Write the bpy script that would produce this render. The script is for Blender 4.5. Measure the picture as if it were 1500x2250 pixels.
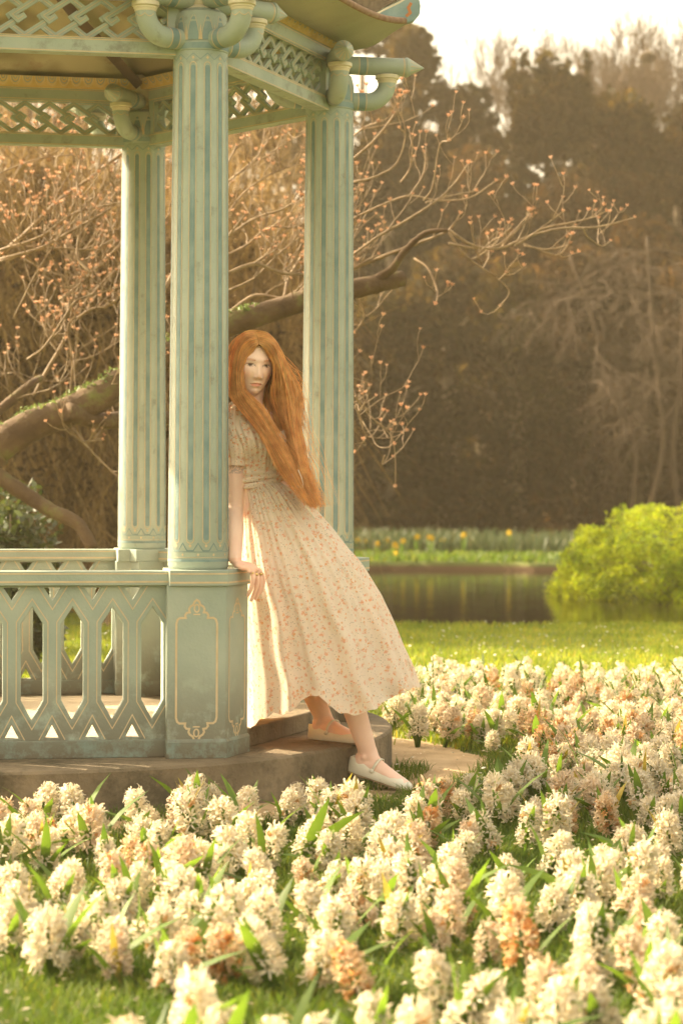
import bpy, bmesh, math, random
import numpy as np
from mathutils import Vector, Matrix, Euler

for _o in list(bpy.data.objects):
    bpy.data.objects.remove(_o)
SC = bpy.context.scene
R = math.radians
PI = math.pi

# ------------------------------------------------------------------ camera
FPX = 5040.0                      # focal length in photograph pixels (80.6 mm on 36 mm of height)
CAMZ = 1.13
cam_d = bpy.data.cameras.new('camera')
cam_d.sensor_fit = 'VERTICAL'; cam_d.sensor_height = 36.0; cam_d.sensor_width = 24.0
cam_d.lens = FPX * 36.0 / 2250.0
cam_d.clip_start = 0.1; cam_d.clip_end = 3000
cam_d.dof.use_dof = True; cam_d.dof.focus_distance = 8.1; cam_d.dof.aperture_fstop = 4.0
cam = bpy.data.objects.new('camera', cam_d); SC.collection.objects.link(cam)
CAM_M = Matrix.Rotation(R(90) - math.atan(75 / FPX), 3, 'X') @ Matrix.Rotation(R(0.32), 3, 'Z')
cam.matrix_world = Matrix.Translation((0, 0, CAMZ)) @ CAM_M.to_4x4()
SC.camera = cam

def P(px, py, Y):
    """photograph pixel + distance -> world point"""
    d = CAM_M @ Vector(((px - 750) / FPX, (1125 - py) / FPX, -1.0))
    return Vector((0, 0, CAMZ)) + d * (Y / d.y)

def PG(px, py, z=0.0):
    """photograph pixel on a level plane -> world point"""
    d = CAM_M @ Vector(((px - 750) / FPX, (1125 - py) / FPX, -1.0))
    return Vector((0, 0, CAMZ)) + d * ((z - CAMZ) / d.z)

def proj(p):
    q = CAM_M.inverted() @ (Vector(p) - Vector((0, 0, CAMZ)))
    return 750 + FPX * q.x / -q.z, 1125 - FPX * q.y / -q.z

# ------------------------------------------------------------------ sky, sun, exposure
SUN_A = R(63); SUN_E = R(33)      # the sun stands behind the pavilion, to the left
sun_dir = Vector((-math.sin(SUN_A) * math.cos(SUN_E), math.cos(SUN_A) * math.cos(SUN_E), math.sin(SUN_E)))
W = bpy.data.worlds.new('World'); SC.world = W; W.use_nodes = True
wt = W.node_tree; wt.nodes.clear()
sky = wt.nodes.new('ShaderNodeTexSky'); sky.sky_type = 'NISHITA'; sky.sun_disc = False
sky.sun_elevation = SUN_E; sky.sun_rotation = -SUN_A
sky.air_density = 1.6; sky.dust_density = 6.0; sky.ozone_density = 0.6; sky.altitude = 50
hs = wt.nodes.new('ShaderNodeHueSaturation'); hs.inputs['Saturation'].default_value = 0.35
tint = wt.nodes.new('ShaderNodeMix'); tint.data_type = 'RGBA'; tint.blend_type = 'MULTIPLY'
tint.inputs[0].default_value = 1.0; tint.inputs[7].default_value = (1.0, 0.86, 0.66, 1)
bg = wt.nodes.new('ShaderNodeBackground'); bg.inputs['Strength'].default_value = 0.15
wo = wt.nodes.new('ShaderNodeOutputWorld')
wt.links.new(sky.outputs[0], hs.inputs['Color']); wt.links.new(hs.outputs[0], tint.inputs[6])
wt.links.new(tint.outputs[2], bg.inputs['Color']); wt.links.new(bg.outputs[0], wo.inputs['Surface'])
sun_d = bpy.data.lights.new('sun', 'SUN'); sun_d.energy = 3.3; sun_d.angle = R(0.6); sun_d.color = (1.0, 0.82, 0.56)
sun = bpy.data.objects.new('sun', sun_d); SC.collection.objects.link(sun)
sun.rotation_euler = sun_dir.to_track_quat('Z', 'Y').to_euler()
SC.view_settings.view_transform = 'Standard'; SC.view_settings.look = 'None'
SC.view_settings.gamma = 1.0; SC.view_settings.use_curve_mapping = False
SC.view_settings.exposure = 2.05
SC.render.engine = 'CYCLES'
SC.cycles.use_denoising = True
SC.cycles.max_bounces = 8; SC.cycles.transmission_bounces = 6; SC.cycles.volume_bounces = 1
SC.cycles.transparent_max_bounces = 8
SC.cycles.caustics_reflective = False; SC.cycles.caustics_refractive = False
SC.cycles.sample_clamp_indirect = 6

# ------------------------------------------------------------------ helpers
def link(o, parent=None):
    SC.collection.objects.link(o)
    if parent is not None: o.parent = parent
    return o

def tag(o, label=None, cat=None, group=None, kind=None):
    if label: o['label'] = label
    if cat: o['category'] = cat
    if group: o['group'] = group
    if kind: o['kind'] = kind
    return o

def empty(name, loc=(0, 0, 0), rz=0.0, parent=None):
    o = bpy.data.objects.new(name, None); o.empty_display_size = 0.1
    o.location = loc; o.rotation_euler = (0, 0, rz)
    return link(o, parent)

class MB:
    """collects vertices and faces; build() links them as one mesh object"""
    def __init__(s): s.v = []; s.f = []; s.uv = None
    def add(s, V, F):
        b = len(s.v); s.v.extend([tuple(p) for p in V]); s.f.extend([tuple(i + b for i in f) for f in F]); return b
    def box(s, c, size, rz=0.0, M=None):
        x, y, z = [k / 2 for k in size]
        m = M or (Matrix.Translation(c) @ Matrix.Rotation(rz, 4, 'Z'))
        V = [m @ Vector(p) for p in [(-x, -y, -z), (x, -y, -z), (x, y, -z), (-x, y, -z), (-x, -y, z), (x, -y, z), (x, y, z), (-x, y, z)]]
        s.add(V, [(0, 3, 2, 1), (4, 5, 6, 7), (0, 1, 5, 4), (1, 2, 6, 5), (2, 3, 7, 6), (3, 0, 4, 7)]); return s
    def prism(s, poly, z0, z1, f=lambda x, y, z: (x, y, z), inset=0.0):
        n = len(poly)
        V = [f(x, y, z0) for x, y in poly] + [f(x, y, z1) for x, y in poly]
        F = [tuple(range(n - 1, -1, -1)), tuple(range(n, 2 * n))] + [(i, (i + 1) % n, n + (i + 1) % n, n + i) for i in range(n)]
        s.add(V, F); return s
    def lathe(s, prof, n=32, c=(0, 0, 0), axis=None):
        V = []; F = []
        m = axis or Matrix.Identity(4)
        for r, z in prof:
            for k in range(n):
                a = 2 * PI * k / n
                V.append(m @ Vector((c[0] + r * math.cos(a), c[1] + r * math.sin(a), c[2] + z)))
        for j in range(len(prof) - 1):
            for k in range(n):
                k2 = (k + 1) % n
                F.append((j * n + k, j * n + k2, (j + 1) * n + k2, (j + 1) * n + k))
        F.append(tuple(range(n - 1, -1, -1))); F.append(tuple((len(prof) - 1) * n + k for k in range(n)))
        s.add(V, F); return s
    def tube(s, pts, rad, n=8, cap=True):
        pts = [Vector(p) for p in pts]; m = len(pts)
        if not hasattr(rad, '__len__'): rad = [rad] * m
        T = []
        for i in range(m):
            t = pts[min(i + 1, m - 1)] - pts[max(i - 1, 0)]
            T.append(t.normalized() if t.length > 1e-9 else Vector((0, 0, 1)))
        up = Vector((0, 0, 1)) if abs(T[0].z) < 0.9 else Vector((1, 0, 0))
        N = (up - T[0] * up.dot(T[0])).normalized()
        V = []; F = []
        for i in range(m):
            N = N - T[i] * N.dot(T[i])
            N = N.normalized() if N.length > 1e-6 else T[i].orthogonal().normalized()
            B = T[i].cross(N)
            for k in range(n):
                a = 2 * PI * k / n
                V.append(pts[i] + (N * math.cos(a) + B * math.sin(a)) * rad[i])
        for i in range(m - 1):
            for k in range(n):
                k2 = (k + 1) % n
                F.append((i * n + k, i * n + k2, (i + 1) * n + k2, (i + 1) * n + k))
        if cap:
            F.append(tuple(range(n - 1, -1, -1))); F.append(tuple((m - 1) * n + k for k in range(n)))
        s.add(V, F); return s
    def ribbon(s, pts, w, closed=False, f=lambda u, v: (u, 0, v), step=None):
        """flat painted line of width w along a 2-D polyline, mapped by f(u, v)"""
        q = [Vector(p) for p in pts]
        if step:
            r = []
            m = len(q) if closed else len(q) - 1
            for i in range(m):
                a, b = q[i], q[(i + 1) % len(q)]
                k = max(1, int((b - a).length / step))
                r += [a.lerp(b, j / k) for j in range(k)]
            if not closed: r.append(q[-1])
            q = r
        n = len(q); V = []
        for i in range(n):
            a = q[(i - 1) % n] if (closed or i > 0) else q[i]
            b = q[(i + 1) % n] if (closed or i < n - 1) else q[i]
            d1 = (q[i] - a); d2 = (b - q[i])
            d1 = d1.normalized() if d1.length > 1e-9 else d2.normalized()
            d2 = d2.normalized() if d2.length > 1e-9 else d1
            n1 = Vector((-d1.y, d1.x)); n2 = Vector((-d2.y, d2.x)); nn = n1 + n2
            nn = nn.normalized() if nn.length > 1e-6 else n1
            k = w / 2 / max(0.45, nn.dot(n1))
            V.append(f(*(q[i] + nn * k))); V.append(f(*(q[i] - nn * k)))
        F = []
        for i in range(n if closed else n - 1):
            j = (i + 1) % n
            F.append((2 * i, 2 * i + 1, 2 * j + 1, 2 * j))
        s.add(V, F); return s
    def mesh(s, name, mat, smooth=False):
        me = bpy.data.meshes.new(name)
        me.from_pydata(s.v, [], s.f); me.update()
        if mat is not None: me.materials.append(mat)
        if smooth:
            me.polygons.foreach_set('use_smooth', [True] * len(me.polygons))
        return me
    def build(s, name, mat, parent=None, smooth=False, bevel=0.0):
        o = bpy.data.objects.new(name, s.mesh(name, mat, smooth))
        if bevel:
            m = o.modifiers.new('bevel', 'BEVEL'); m.width = bevel; m.segments = 2; m.limit_method = 'ANGLE'; m.angle_limit = R(40)
        return link(o, parent)

def fix_normals(me):
    bm = bmesh.new(); bm.from_mesh(me); bmesh.ops.recalc_face_normals(bm, faces=bm.faces); bm.to_mesh(me); bm.free()

def auto_smooth(me, deg=35):
    me.polygons.foreach_set('use_smooth', [True] * len(me.polygons))
    try: me.set_sharp_from_angle(angle=R(deg))
    except Exception: pass

def npmesh(name, V, F, mat, smooth=False, col=None):
    """V (n,3) and F (m,k) arrays -> mesh, quickly"""
    me = bpy.data.meshes.new(name)
    V = np.asarray(V, dtype=np.float32); F = np.asarray(F, dtype=np.int32)
    me.vertices.add(len(V)); me.vertices.foreach_set('co', V.ravel())
    k = F.shape[1]
    me.loops.add(F.size); me.loops.foreach_set('vertex_index', F.ravel())
    me.polygons.add(len(F))
    me.polygons.foreach_set('loop_start', np.arange(0, F.size, k, dtype=np.int32))
    try: me.polygons.foreach_set('loop_total', np.full(len(F), k, dtype=np.int32))
    except Exception: pass
    if smooth: me.polygons.foreach_set('use_smooth', np.ones(len(F), dtype=bool))
    me.update(calc_edges=True); me.validate()
    if col is not None:
        a = me.color_attributes.new('tone', 'FLOAT_COLOR', 'POINT')
        c = np.ones((len(V), 4), dtype=np.float32); c[:, :3] = col
        a.data.foreach_set('color', c.ravel())
    if mat is not None: me.materials.append(mat)
    return me

def crom(pts, n):
    """Catmull-Rom resampling of a list of Vectors into n points"""
    p = [Vector(q) for q in pts]
    p = [p[0] * 2 - p[1]] + p + [p[-1] * 2 - p[-2]]
    m = len(p) - 3; out = []
    for i in range(n):
        t = i / (n - 1) * m; k = min(int(t), m - 1); t -= k
        a, b, c, d = p[k:k + 4]
        out.append(0.5 * ((2 * b) + (c - a) * t + (2 * a - 5 * b + 4 * c - d) * t * t + (3 * b - a - 3 * c + d) * t ** 3))
    return out

def interp(x, xs, ys): return float(np.interp(x, xs, ys))

# ------------------------------------------------------------------ materials
def node(nt, typ, **kw):
    n = nt.nodes.new(typ)
    for k, v in kw.items(): setattr(n, k, v)
    return n

def material(name, c1, c2=None, rough=0.7, scale=8.0, detail=4.0, bump=0.0, bscale=60.0, spec=0.3, coord='Object',
             transl=0.0, tcol=None, rnd=0.0, ramp=(0.35, 0.65), dirt=None, vcol=False, metallic=0.0):
    """principled with two noise-mixed tones; transl mixes in translucency; dirt = (colour, scale, threshold)"""
    m = bpy.data.materials.new(name); m.use_nodes = True; nt = m.node_tree; nt.nodes.clear()
    out = node(nt, 'ShaderNodeOutputMaterial'); pr = node(nt, 'ShaderNodeBsdfPrincipled')
    L = nt.links.new
    pr.inputs['Roughness'].default_value = rough; pr.inputs['Specular IOR Level'].default_value = spec
    pr.inputs['Metallic'].default_value = metallic
    tc = node(nt, 'ShaderNodeTexCoord'); vec = tc.outputs[coord]
    no = node(nt, 'ShaderNodeTexNoise'); no.inputs['Scale'].default_value = scale; no.inputs['Detail'].default_value = detail
    L(vec, no.inputs['Vector'])
    rp = node(nt, 'ShaderNodeValToRGB')
    rp.color_ramp.elements[0].position = ramp[0]; rp.color_ramp.elements[1].position = ramp[1]
    rp.color_ramp.elements[0].color = (*c1, 1); rp.color_ramp.elements[1].color = (*(c2 or c1), 1)
    L(no.outputs['Fac'], rp.inputs[0]); col = rp.outputs[0]
    if vcol:
        at = node(nt, 'ShaderNodeAttribute', attribute_name='tone')
        mx = node(nt, 'ShaderNodeMix', data_type='RGBA', blend_type='MULTIPLY'); mx.inputs[0].default_value = 1
        L(col, mx.inputs[6]); L(at.outputs['Color'], mx.inputs[7]); col = mx.outputs[2]
    if dirt:
        dn = node(nt, 'ShaderNodeTexNoise'); dn.inputs['Scale'].default_value = dirt[1]; dn.inputs['Detail'].default_value = 8
        dn.inputs['Roughness'].default_value = 0.7
        L(vec, dn.inputs['Vector'])
        dr = node(nt, 'ShaderNodeMapRange'); dr.inputs[1].default_value = dirt[2]; dr.inputs[2].default_value = dirt[2] + 0.14
        dr.inputs[4].default_value = dirt[3] if len(dirt) > 3 else 0.7
        L(dn.outputs['Fac'], dr.inputs[0])
        fac = dr.outputs[0]
        if len(dirt) > 4:      # dirt climbs from the foot of the thing: (z0, z1) in world metres
            ge = node(nt, 'ShaderNodeNewGeometry'); sx = node(nt, 'ShaderNodeSeparateXYZ'); L(ge.outputs['Position'], sx.inputs[0])
            zr = node(nt, 'ShaderNodeMapRange'); zr.inputs[1].default_value = dirt[4][0]; zr.inputs[2].default_value = dirt[4][1]
            zr.inputs[3].default_value = 1; zr.inputs[4].default_value = 0.0; L(sx.outputs[2], zr.inputs[0])
            mu = node(nt, 'ShaderNodeMath', operation='MULTIPLY'); L(fac, mu.inputs[0]); L(zr.outputs[0], mu.inputs[1]); fac = mu.outputs[0]
        mx = node(nt, 'ShaderNodeMix', data_type='RGBA'); L(fac, mx.inputs[0]); L(col, mx.inputs[6])
        mx.inputs[7].default_value = (*dirt[0], 1); col = mx.outputs[2]
    if rnd:
        oi = node(nt, 'ShaderNodeObjectInfo'); mr = node(nt, 'ShaderNodeMapRange')
        mr.inputs[3].default_value = 1 - rnd; mr.inputs[4].default_value = 1 + rnd
        L(oi.outputs['Random'], mr.inputs[0])
        hv = node(nt, 'ShaderNodeHueSaturation'); L(mr.outputs[0], hv.inputs['Value']); L(col, hv.inputs['Color']); col = hv.outputs[0]
    L(col, pr.inputs['Base Color'])
    if bump:
        bn = node(nt, 'ShaderNodeTexNoise'); bn.inputs['Scale'].default_value = bscale; bn.inputs['Detail'].default_value = 6
        L(vec, bn.inputs['Vector'])
        bp = node(nt, 'ShaderNodeBump'); bp.inputs['Strength'].default_value = 1.0; bp.inputs['Distance'].default_value = bump
        L(bn.outputs['Fac'], bp.inputs['Height']); L(bp.outputs[0], pr.inputs['Normal'])
    if transl:
        tr = node(nt, 'ShaderNodeBsdfTranslucent')
        if tcol:
            tm = node(nt, 'ShaderNodeMix', data_type='RGBA', blend_type='MULTIPLY'); tm.inputs[0].default_value = 1
            L(col, tm.inputs[6]); tm.inputs[7].default_value = (*tcol, 1); L(tm.outputs[2], tr.inputs['Color'])
        else: L(col, tr.inputs['Color'])
        ms = node(nt, 'ShaderNodeMixShader'); ms.inputs[0].default_value = transl
        L(pr.outputs[0], ms.inputs[1]); L(tr.outputs[0], ms.inputs[2]); L(ms.outputs[0], out.inputs[0])
    else: L(pr.outputs[0], out.inputs[0])
    return m

M = {}
DIRT = (0.12, 0.09, 0.055)
M['sage'] = material('sage_paint', (0.325, 0.38, 0.315), (0.41, 0.455, 0.38), 0.5, 5, bump=0.0012, bscale=90, dirt=(DIRT, 11, 0.55, 0.5))
M['sage_low'] = material('weathered_sage_paint', (0.29, 0.35, 0.29), (0.37, 0.42, 0.345), 0.6, 5, bump=0.0015, bscale=90, dirt=(DIRT, 9, 0.36, 0.85, (0.16, 0.5)))
M['teal'] = material('teal_paint', (0.16, 0.245, 0.24), (0.245, 0.33, 0.315), 0.5, 12, bump=0.001, bscale=90, dirt=(DIRT, 14, 0.62, 0.4))
M['teal_low'] = material('weathered_teal_paint', (0.20, 0.26, 0.22), (0.30, 0.35, 0.28), 0.55, 10, bump=0.001, bscale=90, dirt=(DIRT, 10, 0.36, 0.95, (0.15, 0.33)))
M['beige'] = material('beige_line_paint', (0.54, 0.42, 0.25), (0.62, 0.50, 0.32), 0.6, 25)
M['ochre'] = material('ochre_paint', (0.50, 0.33, 0.10), (0.62, 0.43, 0.16), 0.55, 14, dirt=(DIRT, 18, 0.6, 0.5))
M['cream'] = material('cream_paint', (0.62, 0.54, 0.38), (0.70, 0.62, 0.45), 0.55, 20)
M['concrete'] = material('worn_concrete', (0.13, 0.10, 0.062), (0.25, 0.195, 0.125), 0.9, 3.2, 10, bump=0.006, bscale=60, dirt=((0.055, 0.048, 0.028), 4.5, 0.50, 0.75))
M['sandfloor'] = material('sandy_floor', (0.46, 0.36, 0.24), (0.55, 0.44, 0.30), 0.9, 6, 6, bump=0.002, bscale=120)
M['zinc'] = material('painted_zinc', (0.27, 0.26, 0.19), (0.36, 0.34, 0.24), 0.5, 6, bump=0.001, dirt=(DIRT, 6, 0.55, 0.6))
M['soffit'] = material('olive_soffit_paint', (0.30, 0.29, 0.19), (0.37, 0.36, 0.24), 0.55, 4, dirt=(DIRT, 9, 0.6, 0.5))
M['rust'] = material('rusty_rim', (0.22, 0.12, 0.07), (0.30, 0.2, 0.12), 0.8, 30, bump=0.001)
# ------------------------------------------------------------------ ground, path, pond
CX, CY = -1.327, 8.988            # centre of the pavilion
HEXA = 1.29                       # its circumradius
rng = np.random.default_rng(7)

def pond_f(X, Y):
    """>0 inside the pond"""
    near = 17.3 + 0.35 * np.sin(X * 0.9) + 0.12 * np.sin(X * 2.7 + 1)
    far = 30.2 + 0.22 * X + 0.3 * np.sin(X * 1.1 + 0.5)
    left = -2.2 + 0.10 * (Y - 20) + 0.4 * np.sin(Y * 0.8)
    return np.minimum(np.minimum(Y - near, far - Y), np.minimum(X - left, 22 - X))

def nu(vals): return np.unique(np.concatenate(vals))
gx = nu([np.linspace(-900, -60, 12), np.linspace(-60, -8, 40), np.linspace(-8, 10, 160), np.linspace(10, 60, 50), np.linspace(60, 900, 12)])
gy = nu([np.linspace(-300, 0, 10), np.linspace(0, 14, 60), np.linspace(14, 36, 180), np.linspace(36, 90, 40), np.linspace(90, 2500, 16)])
X, Y = np.meshgrid(gx, gy)
pf = pond_f(X, Y)
Z = np.where(pf > 0, -0.9 * np.clip(pf / 0.5, 0, 1) ** 0.5, 0) + np.where((Y > 12) & (pf < 0), 0.02 * np.sin(X * 1.3) * np.sin(Y * 0.9), 0)
Z = Z + np.clip((Y - 34) / 30, 0, 1) * 0.5
n1, n2 = X.shape
idx = np.arange(n1 * n2).reshape(n1, n2)
Fq = np.stack([idx[:-1, :-1], idx[:-1, 1:], idx[1:, 1:], idx[1:, :-1]], -1).reshape(-1, 4)
def ground_mat():
    m = material('lawn_soil', (0.075, 0.10, 0.022), (0.13, 0.15, 0.038), 0.95, 1.7, 8, bump=0.01, bscale=30, coord='Object', dirt=((0.15, 0.11, 0.055), 2.6, 0.6, 0.5))
    nt = m.node_tree
    # bare brown earth below the lawn's edge, on the banks of the pond
    ge = node(nt, 'ShaderNodeNewGeometry'); sx = node(nt, 'ShaderNodeSeparateXYZ'); nt.links.new(ge.outputs['Position'], sx.inputs[0])
    mr = node(nt, 'ShaderNodeMapRange'); mr.inputs[1].default_value = -0.06; mr.inputs[2].default_value = -0.02; mr.inputs[3].default_value = 1; mr.inputs[4].default_value = 0
    nt.links.new(sx.outputs[2], mr.inputs[0])
    pr = [n for n in nt.nodes if n.type == 'BSDF_PRINCIPLED'][0]
    src = pr.inputs['Base Color'].links[0].from_socket
    mx = node(nt, 'ShaderNodeMix', data_type='RGBA'); nt.links.new(mr.outputs[0], mx.inputs[0]); nt.links.new(src, mx.inputs[6])
    mx.inputs[7].default_value = (0.10, 0.06, 0.03, 1); nt.links.new(mx.outputs[2], pr.inputs['Base Color'])
    return m
o = link(bpy.data.objects.new('ground', npmesh('ground', np.stack([X, Y, Z], -1).reshape(-1, 3), Fq, ground_mat(), True)))
tag(o, kind='structure')

# pond water
wm = bpy.data.materials.new('pond_water'); wm.use_nodes = True; nt = wm.node_tree
pr = nt.nodes['Principled BSDF']; pr.inputs['Base Color'].default_value = (0.02, 0.014, 0.006, 1); pr.inputs['Roughness'].default_value = 0.035
pr.inputs['Specular IOR Level'].default_value = 0.6; pr.inputs['IOR'].default_value = 1.33
tc = node(nt, 'ShaderNodeTexCoord'); mp = node(nt, 'ShaderNodeMapping'); mp.inputs['Scale'].default_value = (0.8, 2.2, 1)
no = node(nt, 'ShaderNodeTexNoise'); no.inputs['Scale'].default_value = 3.0; no.inputs['Detail'].default_value = 3
bp = node(nt, 'ShaderNodeBump'); bp.inputs['Distance'].default_value = 0.006; bp.inputs['Strength'].default_value = 0.6
nt.links.new(tc.outputs['Object'], mp.inputs[0]); nt.links.new(mp.outputs[0], no.inputs['Vector']); nt.links.new(no.outputs['Fac'], bp.inputs['Height']); nt.links.new(bp.outputs[0], pr.inputs['Normal'])
mb = MB(); mb.add([(-6, 16, -0.10), (24, 16, -0.10), (24, 38, -0.10), (-6, 38, -0.10)], [(0, 1, 2, 3)])
tag(mb.build('pond_water', wm), kind='structure')

# sandy path that rings the platform
mb = MB(); N = 160; V = []; F = []
prng = random.Random(3)
for k in range(N):
    a = 2 * PI * k / N
    ro = 1.89 + 0.05 * math.sin(5 * a + 1) + 0.035 * math.sin(17 * a) + 0.02 * math.sin(41 * a + 2)
    for r_, z in ((1.50, 0.008), (1.75, 0.012), (ro - 0.1, 0.010), (ro, 0.002)):
        V.append((CX + r_ * math.cos(a), CY + r_ * math.sin(a), z))
for k in range(N):
    for j in range(3):
        a0 = k * 4 + j; b0 = ((k + 1) % N) * 4 + j
        F.append((a0, a0 + 1, b0 + 1, b0))
mb.add(V, F)
M['path'] = material('sandy_path', (0.36, 0.25, 0.13), (0.50, 0.36, 0.21), 0.95, 5, 8, bump=0.006, bscale=70, dirt=((0.16, 0.13, 0.05), 6, 0.56, 0.7))
tag(mb.build('path', M['path'], smooth=True), kind='structure')

# ------------------------------------------------------------------ pavilion
pav = empty('garden_pavilion', (CX, CY, 0))
tag(pav, 'hexagonal sage green garden pavilion with fluted columns and pierced railings on a round concrete step', 'pavilion')
STEP = 0.165
plat_e = MB()
prof = [(0.0, 0.0), (1.535, 0.0), (1.53, 0.02), (1.53, STEP - 0.012), (1.522, STEP - 0.003), (1.51, STEP), (1.16, STEP)]
plat_e.lathe(prof[1:], 128)
platform = plat_e.build('platform', M['concrete'], pav); auto_smooth(platform.data, 30)
mb = MB(); mb.lathe([(1.14, STEP - 0.02), (1.14, STEP + 0.004), (0.01, STEP + 0.006)], 6)
fl = mb.build('floor', M['sandfloor'], platform); fl.rotation_euler = (0, 0, R(10)); fl.location = (0, 0, 0)

RAILZ = 0.81
VA = [R(310 + 60 * k) for k in range(6)]      # 0 = front column by the woman, 1 = right column, 2 = back column, ...
def vert(k, r=HEXA): return Vector((r * math.cos(VA[k % 6]), r * math.sin(VA[k % 6]), 0))

# --- columns (shared meshes); local x points radially outwards
def col_r(z): return 0.106 + (0.0945 - 0.106) * (z - RAILZ) / (2.60 - RAILZ)
mb = MB()
mb.lathe([(0.098, RAILZ - 0.002), (0.1035, RAILZ + 0.006), (0.106, RAILZ + 0.012), (col_r(1.4), 1.4), (col_r(2.0), 2.0), (0.0945, 2.598)], 72)
me_shaft = mb.mesh('shaft', M['sage']); auto_smooth(me_shaft)
mb = MB()
mb.lathe([(0.0935, 2.598), (0.0965, 2.602), (0.0965, 2.628), (0.0945, 2.632), (0.096, 2.66), (0.0965, 2.70), (0.088, 2.735), (0.066, 2.75)], 72)
me_cap = mb.mesh('capital', M['sage']); auto_smooth(me_cap)
mb = MB()
mb.lathe([(0.066, 2.75), (0.050, 2.765), (0.053, 2.768), (0.053, 2.782), (0.047, 2.785), (0.047, 2.82), (0.075, 2.90)], 48)
me_neck = mb.mesh('neck', M['cream']); auto_smooth(me_neck)

def cyl(u, z, off=0.0009, r0=0.106):
    a = u / r0
    r = (col_r(z) if z < 2.6 else (0.0965 if z < 2.70 else 0.0965 - (z - 2.70) * 0.32)) + off
    return (r * math.cos(a), r * math.sin(a), z)
def rounded(hw, z0, z1, n=8):
    p = [(-hw, z0 + hw), (-hw, z1 - hw)]
    p += [(-hw * math.cos(t), z1 - hw + hw * math.sin(t)) for t in [PI * (i + 1) / n for i in range(n - 1)]]
    p += [(hw, z1 - hw), (hw, z0 + hw)]
    p += [(hw * math.cos(t), z0 + hw - hw * math.sin(t)) for t in [PI * (i + 1) / n for i in range(n - 1)]]
    return p
blue = MB(); line = MB(); pale = MB()
CIRC = 2 * PI * 0.106; SP = CIRC / 12
for k in range(12):
    u0 = (k + 0.27) * SP
    for sgn in (-1, 1):   # the teal centre of a flute, two sheets so that it bends with the shaft
        pass
    poly = rounded(0.0092, 0.912, 2.548, 8); n = len(poly)
    # teal fill: strips between left and right outline
    zs = [0.912] + [0.912 + 0.0092 * (1 - math.cos(t)) for t in (0.5, 0.9, 1.25, PI / 2)] + [1.2, 1.5, 1.8, 2.1, 2.4] + [2.548 - 0.0092 * (1 - math.cos(t)) for t in (PI / 2, 1.25, 0.9, 0.5)] + [2.548]
    def hw(z): 
        d = min(z - 0.912, 2.548 - z)
        return 0.0092 if d >= 0.0092 else math.sqrt(max(0, 0.0092 ** 2 - (0.0092 - d) ** 2)) + 1e-5
    V = []
    for z in zs:
        for s_ in (-1, 0, 1): V.append(cyl(u0 + s_ * hw(z), z, 0.0008))
    blue.add(V, [(i * 3 + j, i * 3 + j + 1, i * 3 + j + 4, i * 3 + j + 3) for i in range(len(zs) - 1) for j in (0, 1)])
    f = lambda u, v, u0=u0: cyl(u0 + u, v, 0.0012)
    line.ribbon(rounded(0.0128, 0.902, 2.558, 8), 0.0028, True, f)
    # diamond dots, zigzags
    for zc, du, s_ in ((0.893, 0, 0.006), (0.862, 0.5 * SP, 0.005), (2.573, 0, 0.006)):
        line.add([f(du - s_, zc), f(du, zc - s_ * 1.1), f(du + s_, zc), f(du, zc + s_ * 1.1)], [(0, 1, 2, 3)])
    blue.ribbon([(0, 0.876), (SP * 0.2, 0.876), (SP / 2, 0.902), (SP * 0.8, 0.876), (SP, 0.876)], 0.0036, False, f, step=0.012)
    blue.ribbon([(0, 2.588), (SP / 2, 2.567), (SP, 2.588)], 0.0024, False, f, step=0.012)
    blue.ribbon([(0, 0.872), (SP, 0.872)], 0.0022, False, f, step=0.01)
    blue.ribbon([(0, 0.842), (SP, 0.842)], 0.0085, False, f, step=0.01)
    line.ribbon([(0, 0.853), (SP, 0.853)], 0.0015, False, f, step=0.01)
    blue.ribbon([(0, 2.615), (SP, 2.615)], 0.020, False, lambda u, v, u0=u0: cyl(u0 + u, v, 0.0009), step=0.01)
    # lotus leaves on the capital
    for du, h, w_ in ((0, 0.092, 0.40), (0.5 * SP, 0.05, 0.22)):
        zz = [2.634 + h * t for t in (0, 0.2, 0.4, 0.6, 0.8, 0.93, 1.0)]
        ww = [SP * w_ * x for x in (0.95, 1.0, 0.86, 0.66, 0.4, 0.18, 0.0)]
        V = []
        for z, w2 in zip(zz, ww):
            V += [cyl(u0 + du - w2, z, 0.0010), cyl(u0 + du, z, 0.0010), cyl(u0 + du + w2, z, 0.0010)]
        if du == 0:
            blue.add(V, [(i * 3 + j, i * 3 + j + 1, i * 3 + j + 4, i * 3 + j + 3) for i in range(6) for j in (0, 1)])
            line.ribbon([(-w2, z) for w2, z in zip(ww, zz)] + [(w2, z) for w2, z in list(zip(ww, zz))[::-1][1:]], 0.0018, False, lambda u, v, u0=u0: cyl(u0 + u, v, 0.0015))
        else:
            V = [cyl(u0 + du + (p - SP / 2) * 0, 2.634, 0.0014) for p in (0,)]
            line.add([cyl(u0 + du - 0.007, 2.634, 0.0016), cyl(u0 + du + 0.007, 2.634, 0.0016), cyl(u0 + du, 2.69, 0.0016)], [(0, 1, 2)])
me_blue = blue.mesh('teal_flute_paint', M['teal']); me_line = line.mesh('beige_line_paint', M['beige'])

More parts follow.
